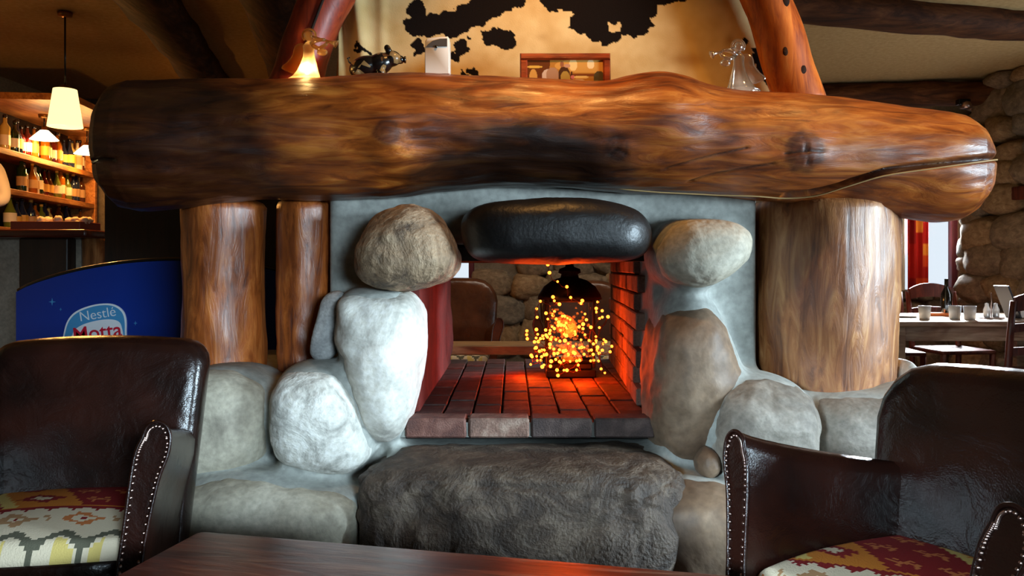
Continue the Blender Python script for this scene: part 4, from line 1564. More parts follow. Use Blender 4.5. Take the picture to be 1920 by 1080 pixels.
def ellips(c, s, n=10, rot=None):
    vs, fs = quadsphere(n)
    b = len(pv)
    for v in vs:
        p = Vector((v.x * s[0], v.y * s[1], v.z * s[2]))
        if rot:
            p = Matrix.Rotation(rot, 3, 'Y') @ p
        pv.append(o + (p + Vector(c)) * u)
    pf.extend([tuple(i + b for i in q) for q in fs])


ellips((-16, 0, 17), (32, 22, 21), 12, -0.25)
ellips((10, 0, 23), (26, 21, 20), 10, -0.4)
ellips((32, 0, 33), (18, 15, 15), 10, -0.1)
ellips((48, 0, 31), (9, 9, 8), 8)
for (x, y) in ((-30, 12), (-30, -12), (14, 11), (14, -11)):
    ellips((x, y, 5), (9, 8, 8), 6)
bm_ = mk('torso', pv, pf, None, pig)
rmo = bm_.modifiers.new('fuse', 'REMESH')
rmo.mode = 'VOXEL'
rmo.voxel_size = 0.0028
rmo.use_smooth_shade = True
smo = bm_.modifiers.new('soften', 'SMOOTH')
smo.iterations = 4
# patchwork: voronoi patches
pm, nt, bb = new_mat('patchwork_glaze_black')
vo = nt.nodes.new('ShaderNodeTexVoronoi')
vo.inputs['Scale'].default_value = 46
tc = nt.nodes.new('ShaderNodeTexCoord')
nt.links.new(tc.outputs['Object'], vo.inputs['Vector'])
sp = nt.nodes.new('ShaderNodeSeparateColor')
nt.links.new(vo.outputs['Color'], sp.inputs[0])
rp_ = nt.nodes.new('ShaderNodeValToRGB')
rp_.color_ramp.interpolation = 'CONSTANT'
e = rp_.color_ramp.elements
e[0].color = (*srgb(22, 16, 14), 1)
e[1].position, e[1].color = 0.72, (*srgb(96, 60, 34), 1)
x_ = e.new(0.86)
x_.color = (*srgb(150, 118, 74), 1)
x2 = e.new(0.92)
x2.color = (*srgb(30, 22, 20), 1)
nt.links.new(sp.outputs[0], rp_.inputs['Fac'])
nt.links.new(rp_.outputs['Color'], bb.inputs['Base Color'])
bb.inputs['Roughness'].default_value = 0.25
bm_.data.materials.append(pm)
for s in (-1, 1):
    MB().ball(o + Vector((26, 9 * s, 49)) * u, (6 * u, 3 * u, 8 * u), 5, Matrix.Rotation(-0.4, 3, 'Y')).build('ear', pm, pig)
MB().lathe([(0, 0), (6.5 * u, 0), (6.5 * u, 3 * u), (0, 3 * u)], o + Vector((56, 0, 31)) * u, 14, Matrix.Rotation(PI / 2, 3, 'Y')).build('snout', M['black'], pig)
MB().tube([o + Vector(q) * u for q in ((-44, 0, 24), (-49, 2, 28), (-50, -2, 33), (-46, 0, 35))], 1.5 * u, 6).build('tail', M['black'], pig)

# white air freshener
o = P(821, 142, 2.82)
t = thing('air_freshener', 'white plastic air freshener dispenser with a smoked window on the mantel', 'dispenser', o)
W_, H_ = 46 * u, 70 * u
prof = []
for i in range(9):
    a = PI * i / 8
ol = [(-W_ / 2, 0), (W_ / 2, 0), (W_ / 2, H_ * 0.55), (W_ / 2 * 0.98, H_ * 0.94), (W_ / 2 * 0.86, H_), (0.0, H_ * 0.985), (-W_ / 2 * 0.82, H_ * 0.955), (-W_ / 2 * 0.97, H_ * 0.88), (-W_ / 2, H_ * 0.55)]
secs = []
for (y, k) in ((-0.034, 0.93), (-0.031, 0.98), (-0.024, 1.0), (0.028, 1.0), (0.034, 0.95)):
    secs.append([o + Vector((a * k, y, max(0.0, b * (k if b > 0.02 else 1)))) for a, b in ol])
sharp(MB().loft(secs).build('housing', M['white'], t), 35)
wl = [(-20, 49.5), (19, 49.5), (19, 64.5), (6, 64), (-8, 60), (-16, 54)]
secs = [[o + Vector((a * u, y, b * u)) for a, b in wl] for y in (-0.0365, -0.030)]
MB().loft(secs).build('window', M['smoke'], t, False)
MB().lathe([(0, -0.001), (2.4 * u, -0.001), (2.4 * u, 0.004), (0, 0.004)], o + Vector((-1 * u, -0.0355, 49 * u)), 12, Matrix.Rotation(PI / 2, 3, 'X')).build('sensor', M['black'], t)

# framed photograph
o = P(1060, 152, 2.84)
t = thing('photo_frame', 'reddish wooden frame holding a photograph of people in a room, on the mantel', 'picture', o)
uu = 2.84 / FPX
tilt = Matrix.Rotation(-0.12, 3, 'X')


def fq(x, y, z):
    return o + tilt @ Vector((x * uu, y, (z + 14) * uu)) - Vector((0, 0, 14 * uu))


fw_, fh_ = 85, 54
for (x0, x1, z0, z1) in ((-fw_, fw_, fh_ - 13, fh_), (-fw_, fw_, -48, -36), (-fw_, -fw_ + 14, -36, fh_ - 13), (fw_ - 14, fw_, -36, fh_ - 13)):
    mbf = MB()
    secs = []
    for (y, k) in ((0.012, 0.0), (-0.004, 0.0), (-0.012, 2.5)):
        secs.append([fq(x0 + k, y, z0 + k), fq(x1 - k, y, z0 + k), fq(x1 - k, y, z1 - k), fq(x0 + k, y, z1 - k)])
    sharp(mbf.loft(secs).build('frame_side', M['frame'], t), 30)
NX, NZ = 142, 78
pv, pf, pc = [], [], []
blobs = [  # (x, z, rx, rz, colour): painted in order on a ochre room
    (-90, 40, 62, 60, (96, 44, 14)), (40, 30, 60, 14, (206, 150, 70)), (15, 32, 8, 12, (240, 200, 130)), (48, 33, 7, 9, (244, 206, 150)), (30, 12, 70, 3, (120, 60, 20)),
    (-52, 4, 24, 5, (112, 40, 16)), (-58, 28, 16, 2.5, (216, 170, 70)), (-60, 4, 8, 20, (206, 150, 70)), (-40, -14, 20, 16, (206, 190, 160)), (-31, 10, 13, 14, (206, 178, 154)), (-24, 12, 12, 15, (170, 128, 96)), (-14, -12, 18, 14, (214, 196, 160)),
    (-18, -2, 5, 5, (60, 34, 20)), (-2, 12, 11, 17, (70, 36, 18)), (-6, 33, 4, 6, (150, 92, 60)), (4, 30, 6, 4, (190, 140, 110)), (0, 8, 8.5, 12, (170, 136, 60)), (2, -18, 16, 14, (210, 190, 160)), (12, 0, 2.5, 20, (64, 30, 16)), (14, 8, 4, 4, (200, 110, 100)), (26, -4, 16, 8, (206, 186, 150)), (30, 8, 14, 3, (226, 190, 110)),
    (34, -10, 8, 5, (216, 130, 80)), (42, -4, 8, 10, (176, 120, 40)), (64, 6, 11, 14, (78, 66, 40)), (58, -2, 6, 5, (104, 94, 66)), (62, -22, 14, 18, (86, 40, 12))]
for j in range(NZ + 1):
    for i in range(NX + 1):
        x = -71 + 142 * i / NX
        z = -37 + 78 * j / NZ
        c = (176, 118, 46)
        for bx, bz, rx, rz, bc in blobs:
            if ((x - bx) / rx) ** 2 + ((z - bz) / rz) ** 2 < 1:
                c = bc
        pv.append(fq(x, -0.001, z))
        pc.append(srgb(*c))
for j in range(NZ):
    for i in range(NX):
        a_ = j * (NX + 1) + i
        pf.append((a_, a_ + 1, a_ + NX + 2, a_ + NX + 1))
mk('photograph', pv, pf, M['photo'], t, False, None, False, pc)
mbk = MB()
secs = [[fq(-80, y, -44), fq(80, y, -44), fq(80, y, 50), fq(-80, y, 50)] for y in (0.008, 0.0125)]
mbk.loft(secs).build('backing', M['dark_wood'], t, False)

# ================================================================== lantern and lights in the firebox
ld = 3.83
o = P(1068, 708, ld)
o.z = ZF + 0.004
lu = ld / FPX
t = thing('lantern', 'black metal lantern standing in the firebox under a tangle of string lights', 'lantern', o)
MB().box(o + Vector((0, 0, 0.018)), (0.235, 0.20, 0.036), 0.006).build('base', M['iron'], t, False)
MB().box(o + Vector((0, 0, 0.052)), (0.20, 0.17, 0.03), 0.006).build('base_step', M['iron'], t, False)
for sx in (-1, 1):
    for sy in (-1, 1):
        MB().box(o + Vector((0.108 * sx, 0.085 * sy, 0.21)), (0.014, 0.014, 0.33), 0.003).build('post', M['iron'], t, False)
for z in (0.36, 0.07):
    MB().tube([o + Vector(q) for q in ((-0.108, -0.085, z), (0.108, -0.085, z), (0.108, 0.085, z), (-0.108, 0.085, z), (-0.108, -0.085, z))], 0.007, 6).build('rail', M['iron'], t)
for sy, sx in ((-1, 0), (1, 0), (0, -1), (0, 1)):
    s = (0.2, 0.003, 0.28) if sx == 0 else (0.003, 0.155, 0.28)
    MB().box(o + Vector((0.108 * sx, 0.085 * sy, 0.215)), s).build('glass_pane', M['pane'], t, False)
MB().lathe([(0.155, 0.365), (0.15, 0.385), (0.125, 0.425), (0.085, 0.455), (0.045, 0.468), (0.04, 0.485), (0.055, 0.492), (0.05, 0.51), (0.022, 0.52), (0.018, 0.535), (0.0, 0.54)], o, 28).build('roof', M['iron'], t)
MB().tube([o + Vector((0.026 * math.cos(a), 0, 0.552 + 0.026 * math.sin(a))) for a in [2 * PI * k / 18 for k in range(19)]], 0.004, 8).build('ring', M['iron'], t)

EX = [(302, 72), (316, 141), (385, 216), (463, 260), (346, 346), (240, 382), (357, 378), (400, 407), (463, 350), (495, 350), (593, 377), (583, 400), (729, 341), (723, 388), (208, 446), (287, 483), (212, 517), (345, 497), (302, 532), (358, 468),
      (711, 442), (709, 472), (761, 462), (810, 513), (762, 516), (738, 527), (616, 489), (628, 538), (425, 508), (443, 508), (467, 525), (490, 538), (373, 533), (394, 558), (457, 565), (600, 575), (566, 598), (599, 613), (666, 601), (737, 604),
      (390, 585), (414, 583), (440, 587), (462, 607), (338, 597), (357, 612), (410, 627), (322, 628), (284, 625), (206, 620), (126, 632), (124, 664), (130, 698), (217, 661), (257, 673), (287, 668), (317, 655), (334, 684), (299, 684), (325, 704),
      (204, 692), (240, 697), (265, 697), (222, 722), (190, 725), (440, 660), (458, 672), (530, 660), (530, 637), (370, 705), (404, 718), (446, 714), (475, 740), (582, 708), (651, 713), (708, 680), (709, 713), (705, 728), (687, 742), (616, 664),
      (775, 705), (790, 722), (767, 740), (842, 762), (828, 808), (762, 796), (722, 770), (719, 794), (735, 820), (670, 794), (648, 800), (608, 772), (590, 772), (568, 776), (517, 763), (320, 745), (319, 774), (352, 785), (400, 792), (434, 803), (455, 797),
      (203, 774), (192, 780), (232, 803), (252, 795), (271, 795), (355, 825), (386, 822), (473, 832), (530, 822), (520, 815), (608, 829), (685, 830), (162, 838), (170, 850), (208, 846), (250, 850), (275, 833), (290, 830), (213, 882), (243, 880), (158, 915),
      (369, 873), (330, 888), (400, 892), (437, 883), (415, 902), (545, 886), (570, 880), (558, 920), (664, 885), (690, 880), (730, 886), (255, 935), (270, 920), (324, 930), (438, 964), (464, 964), (545, 962), (388, 1008), (752, 953), (783, 1008), (490, 890), (380, 962)]
rng = random.Random(31)
sl_o = o + Vector((0, -0.12, 0))
t = thing('string_lights', 'tangle of glowing red-orange string lights draped over the black lantern', 'string lights', sl_o)
vs, fs = quadsphere(3)
bme = bpy.data.meshes.new('bulb')
bme.from_pydata([tuple(v * 0.0072) for v in vs], [], fs)
bme.polygons.foreach_set('use_smooth', [True] * len(bme.polygons))
bme.materials.append(M['bulb'])
spots = []
for (a, b_) in EX:
    px, py = 960 + a * 0.2222, 480 + b_ * 0.2222
    side = abs(px - 1066)
    if py < 545:
        dd = ld - 0.16 + rng.uniform(-0.03, 0.03)
    elif side < 50:
        dd = ld - 0.13 - rng.uniform(0, 0.07)
    else:
        dd = ld + rng.uniform(-0.16, 0.14)
    p = P(px, py, dd)
    p.z = max(p.z, ZF + 0.014)
    spots.append(p)
for p in spots:
    bo = bpy.data.objects.new('bulb', bme)
    C.objects.link(bo)
    bo.parent = t
    bo.location = p - sl_o
    bo.scale = [rng.uniform(0.75, 1.25)] * 3
left = list(range(len(spots)))
cur = left.pop(0)
wr = MB()
while left:
    nxt = min(left, key=lambda i: (spots[i] - spots[cur]).length)
    left.remove(nxt)
    a, b_ = spots[cur], spots[nxt]
    if (b_ - a).length < 0.35:
        mid = (a + b_) / 2 + Vector((rng.uniform(-0.02, 0.02), rng.uniform(-0.02, 0.02), -0.012))
        mid.z = max(mid.z, ZF + 0.01)
        wr.tube([a, mid, b_], 0.0016, 5)
    cur = nxt
wr.build('wire', M['wire'], t)
for (dx, dy, dz, pw) in ((0.02, -0.14, 0.06, 5), (0.27, 0.0, 0.13, 20), (-0.2, 0.06, 0.07, 6), (0.0, 0.0, 0.22, 6.0)):
    l = point('string_glow', (0, 0, 0), pw, (1.0, 0.06, 0.003), 0.05)
    l.parent = t
    l.location = (dx, dy, dz)

# ================================================================== blue ice-cream freezer
FD = 4.0
o = P(190, 640, FD)
fz = thing('ice_cream_freezer', 'blue ice-cream freezer with an arched lit sign behind the left armchair', 'freezer', (o.x + 0.22, FD + 0.3, 0))
fx0, fx1 = P(30, 0, FD).x, P(30, 0, FD).x + 1.62
MB().box(((fx0 + fx1) / 2, FD + 0.34, 0.46), (fx1 - fx0, 0.60, 0.80), 0.03).build('cabinet', M['blue'], fz)
MB().box(((fx0 + fx1) / 2, FD + 0.34, 0.885), (fx1 - fx0 - 0.08, 0.5, 0.03), 0.01).build('lid', M['black'], fz)
arc = []
for i in range(33):
    k = i / 32
    x = fx0 + (fx1 - fx0) * k
    z = 0.972 + 0.158 * (1 - (2 * k - 1) ** 2) ** 0.85
    arc.append((x, z))
ol = [(fx0, 0.5)] + arc + [(fx1, 0.5)]
secs = [[Vector((x, y, z)) for x, z in ol] for y in (FD - 0.0, FD + 0.045)]
sg = sharp(MB().loft(secs).build('sign_panel', M['blue'], fz), 30)
MB().tube([(x, FD + 0.02, z + 0.006) for x, z in arc], 0.012, 10).build('trim_rail', M['black'], fz)
# badge: pale blue shield, white field and the two words, raised from the panel
bc = P(184, 628, FD)
su = FD / FPX


def badge(pts, y0, y1, mat, name, par):
    sp_ = spline(pts, True, 6)
    secs = [[Vector((bc.x + a * su, y, bc.z + b_ * su)) for a, b_ in sp_] for y in (FD - y1, FD - y0)]
    return MB().loft(secs).build(name, mat, par, False)


bd = badge([(-60, -30), (-62, 10), (-46, 40), (-10, 56), (28, 58), (50, 42), (54, 10), (48, -30), (0, -48)], 0.0, 0.006, M['sign_white'], 'badge', sg)
b2 = badge([(-57, -28), (-59, 9), (-44, 37), (-9, 53), (26, 55), (47, 40), (51, 9), (45, -28), (0, -45)], 0.006, 0.008, M['navy_text'], 'badge_field', sg)
b3 = badge([(-46, -30), (-46, 2), (-30, 18), (4, 28), (34, 28), (46, 14), (46, -26), (0, -42)], 0.008, 0.010, M['sign_white'], 'badge_field', sg)


def text(word, size, loc, rz, mat, name, par, bold=0.0, ext=0.0015, sx=1.0):
    cu = bpy.data.curves.new(name, 'FONT')
    cu.body = word
    cu.size = size
    cu.extrude = ext
    cu.offset = bold
    cu.align_x = 'CENTER'
    ob = bpy.data.objects.new('tmp_text', cu)
    C.objects.link(ob)
    bpy.context.view_layer.update()
    dg = bpy.context.evaluated_depsgraph_get()
    me = bpy.data.meshes.new_from_object(ob.evaluated_get(dg))
    bpy.data.objects.remove(ob)
    rot = Matrix.Rotation(PI / 2, 3, 'X')
    rr = Matrix.Rotation(-rz, 3, 'Y')
    vs = [Vector(loc) + rr @ (rot @ Vector((v.co.x * sx, v.co.y, v.co.z))) for v in me.vertices]
    fs = [tuple(p.vertices) for p in me.polygons]
    o_ = mk(name, vs, fs, mat, par, False)
    bpy.data.meshes.remove(me)
    return o_


text('Nestl\u00e9', 26 * su, (bc.x + 2 * su, FD - 0.0095, bc.z + 31 * su), 0.16, M['sign_white'], 'lettering', sg, -0.0006, 0.001)
text('Motta', 38 * su, (bc.x + 2 * su, FD - 0.0115, bc.z - 7 * su), 0.13, M['sign_red'], 'lettering', sg, 0.0009, 0.001, 1.0)
# small printed stars
for (sx_, sz_, r) in ((-86, 62, 7), (-70, 48, 3), (70, 22, 4)):
    stv = []
    for k in range(8):
        a = 2 * PI * k / 8
        rr = r * su * (1 if k % 2 == 0 else 0.25)
        stv.append(Vector((bc.x + sx_ * su + rr * math.cos(a), 0, bc.z + sz_ * su + rr * math.sin(a))))
    secs = [[Vector((p.x, y, p.z)) for p in stv] for y in (FD - 0.002, FD)]
    MB().loft(secs).build('star', M['navy_text'], sg, False)

# ================================================================== armchairs
KR, KG, KC, KY, KO, KGR, KT = [srgb(*c) for c in ((134, 24, 26), (200, 122, 40), (222, 206, 178), (214, 190, 112), (198, 118, 66), (96, 94, 78), (178, 136, 96))]


def kilim(u, v, var):
    """Woven stepped pattern; u, v in cells of about 7 mm, v runs from the front of the seat to the back."""
    if var == 1:
        a = math.radians(32)
        u, v = u * math.cos(a) + v * math.sin(a) + 6, -u * math.sin(a) * 0.8 + v * math.cos(a) + 22
    u, v = int(u / 1.6), int(v / 1.35)
    tri = lambda x, n: abs((x % n) - n // 2)
    if v < 9:
        t = tri(u, 10)
        if v < t:
            return KY if (u // 10) % 2 and v < t - 1 else KC
        if v < t + 3:
            return KGR
        return KC
    if v < 20:
        w = u + (v // 3)
        k = tri(w, 14) + abs(v - 14)
        if k in (3, 4) and (w // 14) % 2 == 0:
            return KO
        if k in (2, 3, 4) and (w // 14) % 2:
            return KT
        if k == 0:
            return KR
        if tri(w, 14) == 7 and 12 < v < 17:
            return KT
        return KC
    if v < 24:
        return KC if tri(u, 5) > v - 20 else (KR if v < 23 else KG)
    q = (u + (v - 24) // 2 + 8) % 36
    if q < 19:
        x, y = (q % 9) - 4, ((v - 24) % 10) - 5
        if (abs(x) in (1, 2) and abs(y) < 3 and (x + y) % 3) or (y == 0 and abs(x) < 3):
            return KO
        return KR
    if q < 22:
        return KY
    d = abs(q - 28) + abs(((v - 24) % 16) - 8)
    if d < 3:
        return KC
    if d < 6:
        return KR
    return KG


def armchair(loc, rz, label, nails=True, leather='leather', var=0, group=None, tall=0.0, rc=0.07, bw=0.325):
    t = thing('leather_armchair', label, 'armchair', loc, rz, group)
    L = M[leather]

    def rrect(w0, w1, z0, z1, r0, r1, bow=0.0):
        pts = []
        for (cx, cz, r, a0) in ((w1 - r1, z1 - r1, r1, 0), (-w1 + r1, z1 - r1, r1, PI / 2), (-w0 + r0, z0 + r0, r0, PI), (w0 - r0, z0 + r0, r0, 1.5 * PI)):
            for k in range(5):
                a = a0 + PI / 2 * k / 4
                pts.append((cx + r * math.cos(a), cz + r * math.sin(a)))
        out = []
        for i in range(len(pts)):
            a, b = pts[i], pts[(i + 1) % len(pts)]
            n = max(1, int(math.dist(a, b) / 0.05))
            for k in range(n):
                q = (a[0] + (b[0] - a[0]) * k / n, a[1] + (b[1] - a[1]) * k / n)
                out.append((q[0], q[1] + bow * max(0, q[1] - z0) / (z1 - z0) * (1 - (q[0] / w1) ** 2)))
        return out
    # backrest: padded slab leaning back
    top = 0.875 + tall
    sl_ = rrect(bw - 0.04, bw, 0.22, top, 0.05, rc, 0.02)
    secs = []
    for (y, k) in ((-0.065, 0.80), (-0.064, 0.90), (-0.055, 0.955), (-0.035, 0.99), (0.0, 1.0), (0.035, 0.985), (0.055, 0.93), (0.06, 0.85)):
        s = []
        for (x, z) in sl_:
            zc = 0.56
            xx, zz = x * (k if k < 1 else 1) if True else x, zc + (z - zc) * (0.35 + 0.65 * k if k < 0.95 else k)
            s.append(Vector((xx, 0.135 + y + 0.20 * (zz - 0.45), zz)))
        secs.append(s)
    MB().loft(secs).build('backrest', L, t, True, None, True)
    # arms: flared, dipping to the back, front face raked
    for s in (-1, 1):
        secs = []
        m = 12
        for i in range(m + 1):
            k = i / m
            y = -0.33 + 0.45 * k
            topz = 0.735 - 0.105 * k ** 0.8
            fl = 0.030 * (1 - k)
            raw = [(-0.062, 0.13), (-0.056, 0.35), (-0.042, 0.50), (-0.036 + fl * 0.3, topz - 0.085), (-0.034 + fl * 0.8, topz - 0.036), (-0.024 + fl * 0.8, topz - 0.010), (-0.004 + fl * 0.8, topz), (0.016 + fl * 0.8, topz - 0.008), (0.027 + fl * 0.8, topz - 0.032),
                   (0.024 + fl * 0.8, topz - 0.075), (0.010 + fl * 0.5, topz - 0.15), (-0.002, 0.40), (-0.012, 0.13)]
            sec = []
            for (x, z) in raw:
                yy = y - (0.085 * max(0, (0.72 - z)) / 0.6) * (1 - k)
                sec.append(Vector((s * (0.285 - 0.03 * k + x), yy, z)))
            secs.append(sec)
        arm = sharp(MB().loft(secs).build('arm', L, t, True, None, True), 55)
        # piping round the front face
        fr_ = [p + Vector((0, -0.002, 0)) for p in secs[0]]
        MB().tube(spline(fr_, False, 4), 0.0045, 6).build('piping', L, arm, True, None, True)
        if nails:
            path = spline(fr_, False, 10)
            cen = sum(fr_, Vector()) / len(fr_)
            nm = bpy.data.meshes.get('nailhead_mesh')
            if nm is None:
                b_ = MB()
                b_.lathe([(0.0044, 0), (0.0039, 0.002), (0.0025, 0.0035), (0, 0.0042)], (0, 0, 0), 8, Matrix.Rotation(PI / 2, 3, 'X'))
                nm = bpy.data.meshes.new('nailhead_mesh')
                nm.from_pydata(b_.v, [], b_.f)
                nm.polygons.foreach_set('use_smooth', [True] * len(nm.polygons))
                nm.materials.append(M['nail'])
            acc, step = 0.0, 0.0112
            for a, b_ in zip(path, path[1:]):
                acc += (b_ - a).length
                if acc >= step:
                    acc -= step
                    p = b_.copy()
                    mid = s * (0.285 + (-0.031 if p.z < 0.45 else -0.031 + 0.045 * (p.z - 0.45) / 0.25))
                    p.x += (0.006 if p.x < mid else -0.006) if p.z < 0.69 else (mid - p.x) * 0.22
                    p.z -= 0.010 if p.z > 0.70 else 0
                    p.y -= 0.0005
                    no_ = bpy.data.objects.new('nailhead', nm)
                    C.objects.link(no_)
                    no_.parent = arm
                    no_.location = p
    # seat cushion with a woven kilim top
    n = 72
    ol = rrect(0.245, 0.245, -0.27, 0.27, 0.05, 0.03)
    vs, fs, cols = [], [], []
    for j in range(n + 1):
        for i in range(n + 1):
            a, b_ = (i / n * 2 - 1), (j / n * 2 - 1)
            e = max(abs(a), abs(b_))
            # squircle mapping keeps the corners round
            x = a * math.sqrt(1 - 0.10 * b_ * b_) * 0.252
            y = b_ * math.sqrt(1 - 0.10 * a * a) * 0.25 - 0.11
            ed_ = max(0, (e - 0.86) / 0.14)
            z = 0.470 + 0.022 * (1 - a * a) * (1 - b_ * b_) - 0.040 * ed_ ** 2.2
            if b_ < 0:
                z -= 0.010 * b_ * b_
            vs.append(Vector((x, y, z)))
    for j in range(n):
        for i in range(n):
            a_ = j * (n + 1) + i
            fs.append((a_, a_ + 1, a_ + n + 2, a_ + n + 1))
            cols.append(kilim(i, j, var))
    cu = mk('seat_cushion', vs, fs, M['kilim'], t, True, None, True, cols)
    so_ = cu.modifiers.new('thick', 'SOLIDIFY')
    so_.thickness = 0.03
    so_.offset = -1
    # leather border and rail under the cushion
    secs = []
    for (z, k) in ((0.20, 0.97), (0.22, 1.0), (0.36, 1.015), (0.405, 1.01), (0.42, 0.985), (0.425, 0.94)):
        s = []
        for i in range(48):
            a = 2 * PI * i / 48
            ca, sa = math.cos(a), math.sin(a)
            x = 0.252 * math.copysign(abs(ca) ** 0.35, ca) * k
            y = -0.10 + 0.255 * math.copysign(abs(sa) ** 0.35, sa) * k
            s.append(Vector((x, y, z)))
        secs.append(s)
    sharp(MB().loft(secs).build('seat_rail', L, t, True, None, True), 50)
    for (x, y) in ((-0.26, -0.33), (0.26, -0.33), (-0.23, 0.16), (0.23, 0.16)):
        MB().tube([(x, y, 0.0), (x, y, 0.08), (x, y, 0.21)], [0.015, 0.02, 0.026], 10).build('leg', M['chair_leg'], t, True, None, True)
    return t


armchair((-1.185, 2.16, 0), math.radians(8), 'dark brown leather armchair at the left of the hearth with a nail-studded arm', True, 'leather', 0, None, 0.0, 0.06, 0.302)
armchair((0.93, 1.64, 0), math.radians(-64), 'dark brown leather armchair at the right of the table, turned sideways to the hearth', True, 'leather', 1, None, -0.02, 0.12, 0.335)
armchair((-0.42, 5.95, 0), math.radians(4), 'leather armchair with a tall rounded back seen through the left of the firebox', False, 'leather_b', 0, None, 0.12, 0.16)
armchair((0.52, 6.0, 0), math.radians(-6), 'leather armchair seen through the firebox behind the lantern', False, 'leather_b', 0, None, 0.10, 0.16)

# bench rail beyond the fireplace
t = thing('wooden_bench', 'pale wooden bench standing beyond the far side of the firebox', 'bench', (0.1, 5.05, 0))
MB().box((0.1, 5.05, 0.585), (1.7, 0.34, 0.055), 0.008).build('seat', M['pine'], t, False)
for x in (-0.6, 0.8):
    MB().box((x, 5.05, 0.28), (0.06, 0.28, 0.56), 0.006).build('leg', M['pine'], t, False)
MB().box((0.1, 5.05, 0.40), (1.36, 0.03, 0.08), 0.004).build('stretcher', M['pine'], t, False)

# ================================================================== coffee table
ang = -math.atan2(0.266, 1.165)
tc_ = Vector((-0.71, 1.81, 0))
rt = Matrix.Rotation(ang, 3, 'Z')
t = thing('coffee_table', 'worn dark red-brown wooden coffee table in front of the hearth', 'table', tc_ + rt @ Vector((0.6, -0.4, 0)), ang)
mt_ = MB()
secs = []
for (z, k) in ((0.452, 0.012), (0.458, 0.002), (0.470, 0.0), (0.492, 0.0), (0.499, 0.003), (0.5, 0.010)):
    s = []
    for (cx, cy, a0) in ((0.58 - 0.02, 0.38, 0), (-0.60 + 0.02, 0.38, PI / 2), (-0.58, -0.38, PI), (0.56, -0.38, 1.5 * PI)):
        for q in range(5):
            a = a0 + PI / 2 * q / 4
            s.append(Vector((cx + (0.02 - k) * math.cos(a), cy + (0.02 - k) * math.sin(a), z)))
    secs.append(s)
sharp(mt_.loft(secs).build('tabletop', M['table'], t, True, None, True), 40)
MB().box((-0.01, 0, 0.41), (1.02, 0.64, 0.08), 0.004).build('apron', M['chair_leg'], t, False, None, True)
for x in (-0.5, 0.48):
    for y in (-0.31, 0.31):
        MB().box((x, y, 0.225), (0.065, 0.065, 0.45), 0.006).build('leg', M['chair_leg'], t, False, None, True)

# ================================================================== dining corner on the right
def ladder_chair(loc, rz, label, mat, group=None):
    t = thing('dining_chair', label, 'chair', loc, rz, group)
    for s in (-1, 1):
        MB().tube([(0.20 * s, 0.20, 0), (0.20 * s, 0.19, 0.45), (0.20 * s, 0.22, 0.70), (0.20 * s, 0.25, 0.90)], [0.02, 0.022, 0.02, 0.017], 8).build('rear_post', mat, t, True, None, True)
        MB().tube([(0.20 * s, -0.19, 0), (0.20 * s, -0.19, 0.44)], [0.018, 0.022], 8).build('leg', mat, t, True, None, True)
    MB().box((0, 0, 0.452), (0.44, 0.42, 0.03), 0.01).build('seat', mat, t, True, None, True)
    for k, (z, h, y) in enumerate(((0.88, 0.085, 0.243), (0.74, 0.05, 0.222), (0.60, 0.05, 0.205))):
        secs = []
        for i in range(13):
            x = -0.19 + 0.38 * i / 12
            q = x / 0.19
            up = 0.045 * (1 - q * q) if k == 0 else 0.012 * (1 - q * q)
            lo = 0.02 * (1 - q * q)
            yy = y + 0.03 * (1 - q * q)
            secs.append([Vector((x, yy - 0.009, z - h / 2 + lo)), Vector((x, yy + 0.009, z - h / 2 + lo)), Vector((x, yy + 0.009, z + h / 2 + up)), Vector((x, yy - 0.009, z + h / 2 + up))])
        sharp(MB().loft(secs).build('back_slat', mat, t, True, None, True), 40)
    for (a, b_) in (((-0.2, -0.19, 0.2), (0.2, -0.19, 0.2)), ((-0.2, 0.195, 0.26), (0.2, 0.195, 0.26)), ((-0.2, -0.19, 0.26), (-0.2, 0.195, 0.26)), ((0.2, -0.19, 0.26), (0.2, 0.195, 0.26)), ((-0.2, -0.19, 0.12), (-0.2, 0.195, 0.12)), ((0.2, -0.19, 0.12), (0.2, 0.195, 0.12))):
        MB().tube([a, b_], 0.011, 8).build('rung', mat, t, True, None, True)
    return t


t = thing('dining_table', 'long wooden dining table laid with glasses by the bright window', 'table', (3.2, 5.5, 0))
MB().box((3.12, 5.5, 0.735), (1.42, 0.92, 0.035), 0.008).build('tabletop', M['table_pine'], t, False)
MB().box((3.11, 5.12, 0.67), (1.19, 0.025, 0.095), 0.003).build('apron', M['table_pine'], t, False)
MB().box((3.11, 5.88, 0.67), (1.19, 0.025, 0.095), 0.003).build('apron', M['table_pine'], t, False)
for x in (2.48, 3.74):
    for y in (5.12, 5.88):
        MB().box((x, y, 0.358), (0.07, 0.07, 0.716), 0.006).build('leg', M['table_pine'], t, False)
ch = ladder_chair((3.20, 4.72, 0), PI, 'reddish ladder-back chair on the near side of the dining table, back turned to the fireplace', M['red_chair'], 'dining chairs')
ch.rotation_euler = (0, 0, PI + 0.08)
ch.location = (3.12, 4.86, 0)
ch.rotation_euler = (0, 0, PI - 0.05)
dup(ch, (3.42, 6.20, 0), 0.12, 'reddish dining chair at the far side of the table, in front of the window', 'dining chairs')
dup(ch, (2.86, 6.10, 0), -0.1, 'reddish dining chair at the far side of the table, in front of the red curtain', 'dining chairs')


def tumbler(loc, label, first=[None]):
    if first[0] is None:
        t = tag(MB().lathe([(0, 0), (0.033, 0), (0.040, 0.09), (0.0375, 0.09), (0.031, 0.008), (0, 0.008)], loc, 20).build('drinking_glass', M['glass'], None, True, loc), label, 'glass', 'glasses on the dining table')
        first[0] = t
        return t
    o_ = first[0].copy()
    C.objects.link(o_)
    o_.location = loc
    return tag(o_, label, 'glass', 'glasses on the dining table')


